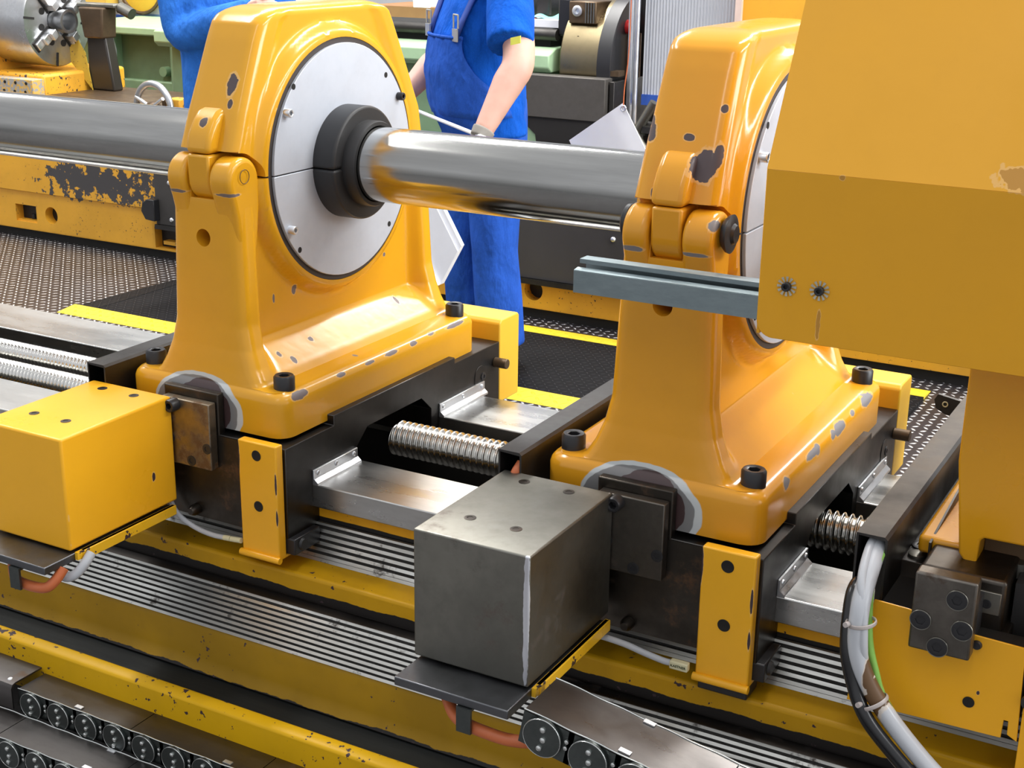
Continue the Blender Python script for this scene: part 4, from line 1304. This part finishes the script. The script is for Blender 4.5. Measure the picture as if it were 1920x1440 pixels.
o = thing('pump_motor', (q.x, q.y, .15), 'grey dusty pump with a flange beneath the blue strip of the partition', 'pump')
MB().lathe((q.x, q.y + .1, .15), (0, 0, 1), [(0, .09), (.50, .09), (.55, .06), (.66, .06), (.68, .10), (.71, .10), (.73, .05), (.78, .05)], 28).build('pump_body', M['trough'], o)
MB().cyl((q.x - .10, q.y + .02, q.z - .12), (q.x + .02, q.y + .02, q.z + .08), .022).build('pump_pipe', M['boxsteel'], o)
MB().cyl((q.x - .09, q.y, q.z - .03), (q.x + .01, q.y, q.z - .16), .018).build('pump_pipe', M['boxsteel'], o)
# bench with a cardboard box and yellow hand rail between rest and worker
bn = thing('work_bench', (-2.6, 5.0, .15), 'wooden bench top with a bright yellow handrail beyond the worker\'s chest', 'bench')
q = at(765, 35, 4.9)
MB().box(q.x - .25, q.x + .30, q.y, q.y + .4, q.z - .10, q.z + .07).build('bench_top', M['wood'], bn, bevel=.005)
MB().box(q.x - .25, q.x + .30, q.y + .05, q.y + .4, .15, q.z - .10).build('bench_frame', M['greenlight'], bn)
a, b = at(752, 65, 4.96), at(772, 32, 4.96)
MB().cyl(a, b, .022).build('rail_tube', paint('rail_yellow', (.80, .60, .25), .4), bn)
MB().cyl((a.x, a.y, .15), a, .02).build('rail_tube', paint('rail_yellow2', (.80, .60, .25), .4), bn)
q = at(770, 6, 4.8)
o = MB().box(q.x - .05, q.x + .07, q.y + .1, q.y + .2, at(770, 20, 4.9).z + .01, q.z + .05).build('white_crate', M['white'], None, bevel=.004)
tag(o, 'small white crate standing on the wooden bench top', 'crate')
# clipboards
a, b, c = at(1168, 193, 2.5), at(1067, 263, 2.5), at(1212, 284, 2.5)
d = b + (c - a) * 1.35
c2 = a + (c - a) * 1.35
o = MB().sheet([a, b, d, c2], -.004).build('hanging_card', M['white'])
tag(o, 'large blank white card hanging askew by one corner from an orange string', 'card')
MB().ring(a + Vector((.004, -.004, -.018)), (0, 1, 0), .009, .003, 20, 8).build('eyelet', M['zinc'], o)
o = MB().tube([a + Vector((.004, -.004, -.014)), at(1171, 165, 2.5), at(1178, 110, 2.5), at(1183, 20, 2.5), at(1186, -120, 2.5), at(1190, -420, 2.5)], .0022, 8).build('orange_string', M['orange_cable'])
tag(o, 'thin orange string carrying the white card', 'string')

# ================================================================ people


def stack(mb, secs, F, n=28, p=2.3):
    """secs: (cx, cy, z, half side, half front) ellipses, F facing direction in the plan"""
    F = Vector((F[0], F[1], 0)).normalized()
    S = Vector((-F.y, F.x, 0))
    vs, fs = [], []
    for cx, cy, z, rs, rf in secs:
        for k in range(n):
            a = 2 * pi * k / n
            ca, sa = cos(a), sin(a)
            e1 = math.copysign(abs(ca) ** (2 / p), ca)
            e2 = math.copysign(abs(sa) ** (2 / p), sa)
            vs.append(Vector((cx, cy, z)) + S * (rs * e1) + F * (rf * e2))
    m = len(secs)
    for i in range(m - 1):
        for k in range(n):
            j = (k + 1) % n
            fs.append((i * n + k, i * n + j, (i + 1) * n + j, (i + 1) * n + k))
    fs += [tuple(range(n - 1, -1, -1)), tuple((m - 1) * n + k for k in range(n))]
    return mb.add(vs, fs)


def limb(mb, pts, rad, n=18, step=5, sq=1.0):
    P = [Vector(p) for p in pts]
    E = [P[0] * 2 - P[1]] + P + [P[-1] * 2 - P[-2]]
    R = [rad[0]] + list(rad) + [rad[-1]]
    Q, W = [], []
    for i in range(1, len(E) - 2):
        for k in range(step):
            t = k / step
            a, b, c, d = E[i - 1], E[i], E[i + 1], E[i + 2]
            Q.append(0.5 * ((2 * b) + (c - a) * t + (2 * a - 5 * b + 4 * c - d) * t * t + (3 * b - a - 3 * c + d) * t ** 3))
            W.append(R[i] + (R[i + 1] - R[i]) * t)
    Q.append(P[-1])
    W.append(R[-2])
    vs, fs = [], []
    up = Vector((0.13, 0.91, 0.37))
    for i, q in enumerate(Q):
        t = (Q[min(i + 1, len(Q) - 1)] - Q[max(i - 1, 0)]).normalized()
        u = up.cross(t).normalized()
        v = t.cross(u)
        up = v
        for k in range(n):
            a = 2 * pi * k / n
            vs.append(q + u * cos(a) * W[i] + v * sin(a) * W[i] * sq)
    m = len(Q)
    for i in range(m - 1):
        for k in range(n):
            j = (k + 1) % n
            fs.append((i * n + k, i * n + j, (i + 1) * n + j, (i + 1) * n + k))
    fs += [tuple(range(n - 1, -1, -1)), tuple((m - 1) * n + k for k in range(n))]
    return mb.add(vs, fs)


def ball(mb, c, r, n=20):
    c = Vector(c)
    rx, ry, rz = r if isinstance(r, tuple) else (r, r, r)
    m = n // 2
    vs, fs = [], []
    for i in range(1, m):
        th = pi * i / m
        for k in range(n):
            a = 2 * pi * k / n
            vs.append(c + Vector((rx * sin(th) * cos(a), ry * sin(th) * sin(a), rz * cos(th))))
    for i in range(m - 2):
        for k in range(n):
            j = (k + 1) % n
            fs.append((i * n + k, i * n + j, (i + 1) * n + j, (i + 1) * n + k))
    fs += [tuple(range(n - 1, -1, -1)), tuple((m - 2) * n + k for k in range(n))]
    return mb.add(vs, fs)


def fuse(o, vox=.009, smooth=6, fac=.5):
    r = o.modifiers.new('fuse', 'REMESH')
    r.mode = 'VOXEL'
    r.voxel_size = vox
    r.use_smooth_shade = True
    s = o.modifiers.new('smooth', 'SMOOTH')
    s.iterations = smooth
    s.factor = fac
    return o


def hand(mb, wrist, d, back, curl=.5, s=1.0, side=1):
    """palm and five bent fingers; d points to the fingertips, back is the outward normal of the hand's back"""
    d = Vector(d).normalized()
    b = Vector(back)
    b = (b - d * b.dot(d)).normalized()
    sd = d.cross(b) * side
    w_ = Vector(wrist)
    pc = w_ + d * .05 * s
    limb(mb, [w_, w_ + d * .03 * s, w_ + d * .085 * s], [.027 * s, .036 * s, .036 * s], 14, 4, .5)
    for i, (off, ln) in enumerate(((-.031, .066), (-.011, .076), (.010, .072), (.030, .058))):
        p0 = w_ + d * .075 * s + sd * off * s
        a1 = d * cos(curl * .6) - b * sin(curl * .6)
        a2 = d * cos(curl * 1.7) - b * sin(curl * 1.7)
        a3 = d * cos(curl * 2.6) - b * sin(curl * 2.6)
        p1 = p0 + a1 * ln * .48 * s
        p2 = p1 + a2 * ln * .32 * s
        p3 = p2 + a3 * ln * .26 * s
        limb(mb, [p0, p1, p2, p3], [.0098 * s, .009 * s, .0082 * s, .006 * s], 10, 3)
    t0 = w_ + d * .028 * s - sd * .026 * s
    t1 = t0 - sd * .028 * s + d * .030 * s - b * .012 * s
    t2 = t1 - sd * .006 * s + d * .030 * s - b * .016 * s
    limb(mb, [t0, t1, t2], [.015 * s, .011 * s, .008 * s], 10, 4)


def face(head, c, F, parent, hairmat):
    """eyes, brows and mouth as small children of the body"""
    F = Vector((F[0], F[1], 0)).normalized()
    S = Vector((-F.y, F.x, 0))
    for s in (-1, 1):
        e = MB()
        ball(e, c + F * .088 + S * (s * .032) + Vector((0, 0, .008)), (.011, .011, .009), 14)
        e.build('eye', M['white'], parent)
        e = MB()
        ball(e, c + F * .0975 + S * (s * .032) + Vector((0, 0, .008)), .0045, 10)
        e.build('iris', M['hair'], parent)
    m = MB()
    limb(m, [c + F * .094 - S * .022 + Vector((0, 0, -.055)), c + F * .1 + Vector((0, 0, -.057)), c + F * .094 + S * .022 + Vector((0, 0, -.055))], [.004, .006, .004], 8, 4)
    m.build('mouth', plain('lips', (.55, .22, .18), .5), parent)


def head_geo(mb, c, F):
    F = Vector((F[0], F[1], 0)).normalized()
    S = Vector((-F.y, F.x, 0))
    stack(mb, [(c.x - F.x * .01, c.y - F.y * .01, c.z - .135, .045, .055), (c.x + F.x * .015, c.y + F.y * .015, c.z - .105, .052, .072), (c.x + F.x * .005, c.y + F.y * .005, c.z - .06, .066, .088), (c.x, c.y, c.z, .075, .096), (c.x, c.y, c.z + .05, .076, .098), (c.x, c.y, c.z + .09, .062, .080), (c.x, c.y, c.z + .112, .03, .04)], F, 26, 2.0)
    limb(mb, [c + F * .085 + Vector((0, 0, .005)), c + F * .105 + Vector((0, 0, -.018)), c + F * .098 + Vector((0, 0, -.03))], [.009, .014, .010], 10, 3)
    for s in (-1, 1):
        ball(mb, c + S * (s * .078) + Vector((0, 0, -.005)), (.012, .018, .030), 12)


# --- worker in dungarees
F = Vector((-.62, -.78, 0)).normalized()
S = Vector((-F.y, F.x, 0))           # towards the worker's left, the near arm
cx, cy = -1.035, 2.42
w1 = thing('person', (cx, cy, .162), 'person in blue T-shirt and dungarees standing behind the shaft, one bare forearm lowered', 'person')


def W(s, f, z):
    return Vector((cx, cy, z)) + S * s + F * f


hd = W(0, .05, 1.80)
shl, shr = W(.205, -.01, 1.545), W(-.205, -.01, 1.545)
ell, elr = at(972, 118, 2.16), W(-.30, .05, 1.285)
wrl, wrr = at(905, 248, 2.03), W(-.21, .27, 1.11)
body = MB()
TOR = [(cx, cy, 1.02, .165, .125), (cx + F.x * .02, cy + F.y * .02, 1.14, .17, .14), (cx + F.x * .03, cy + F.y * .03, 1.25, .165, .145), (cx + F.x * .02, cy + F.y * .02, 1.38, .17, .135), (cx, cy, 1.48, .175, .115), (cx, cy, 1.545, .15, .09), (cx, cy, 1.59, .07, .07), (cx + F.x * .02, cy + F.y * .02, 1.66, .058, .06), (cx + F.x * .03, cy + F.y * .03, 1.70, .055, .058)]
stack(body, TOR, F)
head_geo(body, hd, F)
stack(body, [(cx, cy, .90, .16, .12), (cx, cy, 1.04, .165, .125)], F)
limb(body, [shl, shl + (ell - shl) * .5 + Vector((.01, 0, 0)), ell, ell + (wrl - ell) * .3, wrl], [.062, .056, .055, .054, .034], 18)
limb(body, [shr, shr + (elr - shr) * .5, elr, elr + (wrr - elr) * .3, wrr], [.062, .056, .050, .052, .032], 18)
legs = []
for s, fx in ((.095, -.015), (-.095, .03)):
    hip, kn, an = W(s, 0, .95), W(s * 1.05, fx + .01, .60), W(s * 1.05, fx - .02, .26)
    legs.append((hip, kn, an))
    limb(body, [hip, (hip + kn) / 2, kn, kn * .6 + an * .4, an], [.088, .078, .058, .058, .042], 18)
b1 = fuse(body.build('body', M['skin'], w1), .010, 4)
hr = MB()
stack(hr, [(hd.x - F.x * .02, hd.y - F.y * .02, hd.z + .01, .083, .085), (hd.x - F.x * .01, hd.y - F.y * .01, hd.z + .06, .084, .100), (hd.x, hd.y, hd.z + .10, .070, .088), (hd.x, hd.y, hd.z + .126, .03, .04)], F)
fuse(hr.build('hair', M['hair'], w1), .012, 4)
face(None, hd, F, w1, M['hair'])
# T-shirt
ts = MB()
stack(ts, [(x, y, z, a + .022, b + .020) for x, y, z, a, b in TOR[:6]] + [(cx, cy, 1.60, .09, .085), (cx, cy, 1.612, .082, .078)], F)
d_ = (ell - shl).normalized()
slv = at(957, 84, 2.17)
limb(ts, [shl - d_ * .02, shl + (slv - shl) * .5, slv], [.078, .083, .081], 20)
dr = (elr - shr).normalized()
limb(ts, [shr - dr * .02, shr + dr * .12, shr + dr * .24], [.078, .083, .083], 20)
fuse(ts.build('tshirt', M['shirt'], w1), .009, 3)
TG = at(967, 77, 2.075)
g1 = MB().sheet([TG + Vector((-.017, 0, -.014)), TG + Vector((.017, .004, -.006)), TG + Vector((.017, .004, .018)), TG + Vector((-.017, 0, .010))], .006)
g1.build('sleeve_tag', plain('lime_tag', (.80, .80, .12), .6), w1)
# dungarees: legs, seat, bib
du = MB()
stack(du, [(cx, cy, .86, .165, .145), (cx, cy, .93, .175, .145), (cx, cy, 1.02, .178, .148), (cx + F.x * .02, cy + F.y * .02, 1.10, .190, .166), (cx + F.x * .028, cy + F.y * .028, 1.16, .188, .170)], F)
for hip, kn, an in legs:
    limb(du, [hip + Vector((0, 0, -.02)), (hip + kn) / 2, kn, kn * .5 + an * .5, an + Vector((0, 0, -.02))], [.100, .098, .086, .090, .090], 20)
fuse(du.build('trousers', M['dung'], w1), .010, 4)


def tors(a, z, off):
    """point on the front of the torso: a = sideways angle from F, at height z"""
    zs = [t[2] for t in TOR]
    for i in range(len(TOR) - 1):
        if zs[i] <= z <= zs[i + 1]:
            k = (z - zs[i]) / (zs[i + 1] - zs[i])
            c0 = Vector(TOR[i][:2]) * (1 - k) + Vector(TOR[i + 1][:2]) * k
            rs = TOR[i][3] * (1 - k) + TOR[i + 1][3] * k + .022 + off
            rf = TOR[i][4] * (1 - k) + TOR[i + 1][4] * k + .020 + off
            ca, sa = sin(a), cos(a)
            e1 = math.copysign(abs(ca) ** (2 / 2.3), ca)
            e2 = math.copysign(abs(sa) ** (2 / 2.3), sa)
            return Vector((c0.x, c0.y, z)) + S * rs * e1 + F * rf * e2


bib = MB()
vs, fs = [], []
NZ, NA = 12, 16
for i in range(NZ + 1):
    z = 1.10 + (1.375 - 1.10) * i / NZ
    wd = 1.75 - .95 * sst((i / NZ) * 1.05)
    for k in range(NA + 1):
        vs.append(tors(-wd + 2 * wd * k / NA, z, .010 + .004 * sin(k * 2.1 + i * .6)))
for i in range(NZ):
    for k in range(NA):
        fs.append((i * (NA + 1) + k, i * (NA + 1) + k + 1, (i + 1) * (NA + 1) + k + 1, (i + 1) * (NA + 1) + k))
bo = bib.add(vs, fs).build('bib', M['dung'], w1)
sm = bo.modifiers.new('t', 'SOLIDIFY')
sm.thickness = .008
sm.offset = 1
hm = MB()
limb(hm, [tors(-.80 + 1.6 * k / 8, 1.372, .018) for k in range(9)], [.006] * 9, 8, 3)
hm.build('bib_hem', M['dung'], w1)
for s in (-1, 1):
    pts = [tors(s * .62, 1.36, .020), tors(s * .66, 1.43, .018), tors(s * .75, 1.50, .018), tors(s * .85, 1.54, .03), W(s * .12, -.02, 1.60), W(s * .10, -.11, 1.52)]
    st_ = MB()
    vs, fs = [], []
    for i, p in enumerate(pts):
        vs += [p - S * .020, p + S * .020]
    for i in range(len(pts) - 1):
        fs.append((2 * i, 2 * i + 1, 2 * i + 3, 2 * i + 2))
    so = st_.add(vs, fs).build('strap', M['strap'], w1)
    sm = so.modifiers.new('t', 'SOLIDIFY')
    sm.thickness = .006
    p = tors(s * .63, 1.405, .030)
    bk_ = MB()
    u = Vector((S.x, S.y, 0))
    bk_.sheet([p - u * .022 + Vector((0, 0, -.045)), p + u * .022 + Vector((0, 0, -.045)), p + u * .022 + Vector((0, 0, -.002)), p - u * .022 + Vector((0, 0, -.002))], .006)
    for z0_, z1_ in ((.0, .045), ):
        for a_, b_ in (((-.022, z0_), (-.022, z1_)), ((-.022, z1_), (.022, z1_)), ((.022, z1_), (.022, z0_))):
            bk_.cyl(p + u * a_[0] + Vector((0, 0, a_[1])), p + u * b_[0] + Vector((0, 0, b_[1])), .0032, n=8)
    bk_.build('buckle', M['buckle'], so)
gl_ = MB()
hd_ = (wrl - ell).normalized()
limb(gl_, [wrl - hd_ * .012, wrl + hd_ * .02], [.040, .036], 16)
hand(gl_, wrl + hd_ * .005, hd_, Vector((.4, -.9, .2)), .8, 1.08, 1)
fuse(gl_.build('glove', M['glove'], w1), .004, 2)
gl_ = MB()
hr_ = (wrr - elr).normalized()
hand(gl_, wrr - hr_ * .005, hr_, Vector((.4, .3, .6)), .8, 1.05, -1)
fuse(gl_.build('glove', M['glove'], w1), .004, 2)
for hip, kn, an in legs:
    bt = MB()
    limb(bt, [Vector((an.x, an.y, .28)), Vector((an.x, an.y, .20)), Vector((an.x, an.y, .20)) + F * .05, Vector((an.x, an.y, .198)) + F * .16], [.058, .050, .048, .040], 16)
    bt.box(an.x - .04, an.x + .04, an.y - .04, an.y + .04, .163, .19)
    fuse(bt.build('boot', M['boots'], w1), .008, 4)
ra, rb = at(793, 212, 2.35), at(897, 254, 2.0)
o = MB().cyl(ra + (ra - rb) * .1, rb + (rb - ra) * .12, .0068, n=14).build('white_rod', M['white'])
tag(o, 'thin white rod held in the standing worker\'s gloved hand', 'rod')
a, b, c = at(827, 533, 2.0), at(865, 461, 2.0), at(834, 398, 2.0)
up_ = (c - b)
o = MB().sheet([a, b, b + up_ * 2.1, a + up_ * 2.1], -.02).build('tilted_board', M['white'])
tag(o, 'flat white board leaning in front of the worker\'s legs behind the shaft', 'panel')
lft = at(800, 495, 2.0) - a
MB().sheet([a + Vector((0, -.001, 0)), b + (a - b) * .13 + Vector((0, -.001, 0)), b + (a - b) * .13 + up_ * 2.1 + Vector((0, -.001, 0)), a + up_ * 2.1 + Vector((0, -.001, 0))], .006).build('panel_face', M['white'], o)
MB().sheet([a, a + lft * 1.0, a + lft + up_ * 2.1, a + up_ * 2.1], -.02).build('panel_face', M['white'], o)

# --- second person, sleeve and hip beside the first rest
F = Vector((.55, -.83, 0)).normalized()
S = Vector((-F.y, F.x, 0))
q = at(422, 60, 2.75)
cx, cy = q.x, q.y
w2 = thing('person', (cx, cy, .162), 'person in blue long-sleeved work jacket with arms folded, mostly behind the first steady rest', 'person')
hd = W(0, .03, 1.80)
sr, sl2 = W(-.20, 0, 1.54), W(.20, 0, 1.54)
er, el2 = at(349, 62, 2.60), W(.26, .03, 1.27)
hr1, hl1 = at(470, 20, 2.50), W(.14, .22, 1.30)
TOR = [(cx, cy, 1.02, .155, .11), (cx, cy, 1.16, .16, .125), (cx, cy, 1.38, .17, .125), (cx, cy, 1.48, .175, .11), (cx, cy, 1.545, .15, .085), (cx, cy, 1.59, .07, .07), (cx, cy, 1.70, .055, .058)]
body = MB()
stack(body, [(cx, cy, .90, .155, .115)] + TOR, F)
head_geo(body, hd, F)
limb(body, [sr, (sr + er) / 2, er, (er + hr1) / 2, hr1], [.055, .05, .045, .04, .03])
limb(body, [sl2, (sl2 + el2) / 2, el2, (el2 + hl1) / 2, hl1], [.055, .05, .045, .04, .03])
for s in (-.09, .09):
    limb(body, [W(s, 0, .95), W(s, 0, .75), W(s, .02, .60), W(s, 0, .26)], [.085, .075, .055, .042])
fuse(body.build('body', M['skin'], w2), .011, 4)
hr = MB()
stack(hr, [(hd.x - F.x * .02, hd.y - F.y * .02, hd.z + .01, .083, .085), (hd.x, hd.y, hd.z + .06, .084, .100), (hd.x, hd.y, hd.z + .10, .070, .088), (hd.x, hd.y, hd.z + .126, .03, .04)], F)
fuse(hr.build('hair', M['hair'], w2), .012, 4)
face(None, hd, F, w2, M['hair'])
jk = MB()
stack(jk, [(cx, cy, .88, .19, .15), (cx, cy, .98, .19, .15)] + [(x, y, z, a + .03, b + .03) for x, y, z, a, b in TOR[1:5]] + [(cx, cy, 1.61, .09, .09)], F)
limb(jk, [sr, (sr + er) / 2 + Vector((-.01, 0, 0)), er, (er * .5 + hr1 * .5), hr1], [.082, .085, .080, .066, .050], 20)
limb(jk, [sl2, (sl2 + el2) / 2, el2, (el2 + hl1) / 2, hl1], [.082, .080, .072, .062, .048], 20)
fuse(jk.build('jacket', M['jacket'], w2), .010, 3)
tr_2 = MB()
for s in (-.09, .09):
    limb(tr_2, [W(s, 0, .96), W(s, 0, .75), W(s, .02, .60), W(s, 0, .24)], [.105, .098, .085, .085])
stack(tr_2, [(cx, cy, .84, .17, .14), (cx, cy, 1.0, .18, .145)], F)
fuse(tr_2.build('trousers', M['jacket'], w2), .011, 4)
for (p, d, sd_) in ((hr1, (hr1 - er).normalized(), 1), (hl1, (hl1 - el2).normalized(), -1)):
    hm = MB()
    hand(hm, p - d * .01, d, Vector((.5, -.8, .3)), .5, 1.0, sd_)
    fuse(hm.build('hand', M['skin'], w2), .004, 2)
for s in (-.09, .09):
    bt = MB()
    an = W(s, 0, .2)
    limb(bt, [Vector((an.x, an.y, .28)), Vector((an.x, an.y, .20)), Vector((an.x, an.y, .20)) + F * .05, Vector((an.x, an.y, .198)) + F * .16], [.058, .050, .048, .040], 16)
    bt.box(an.x - .04, an.x + .04, an.y - .04, an.y + .04, .163, .19)
    fuse(bt.build('boot', M['boots'], w2), .008, 4)
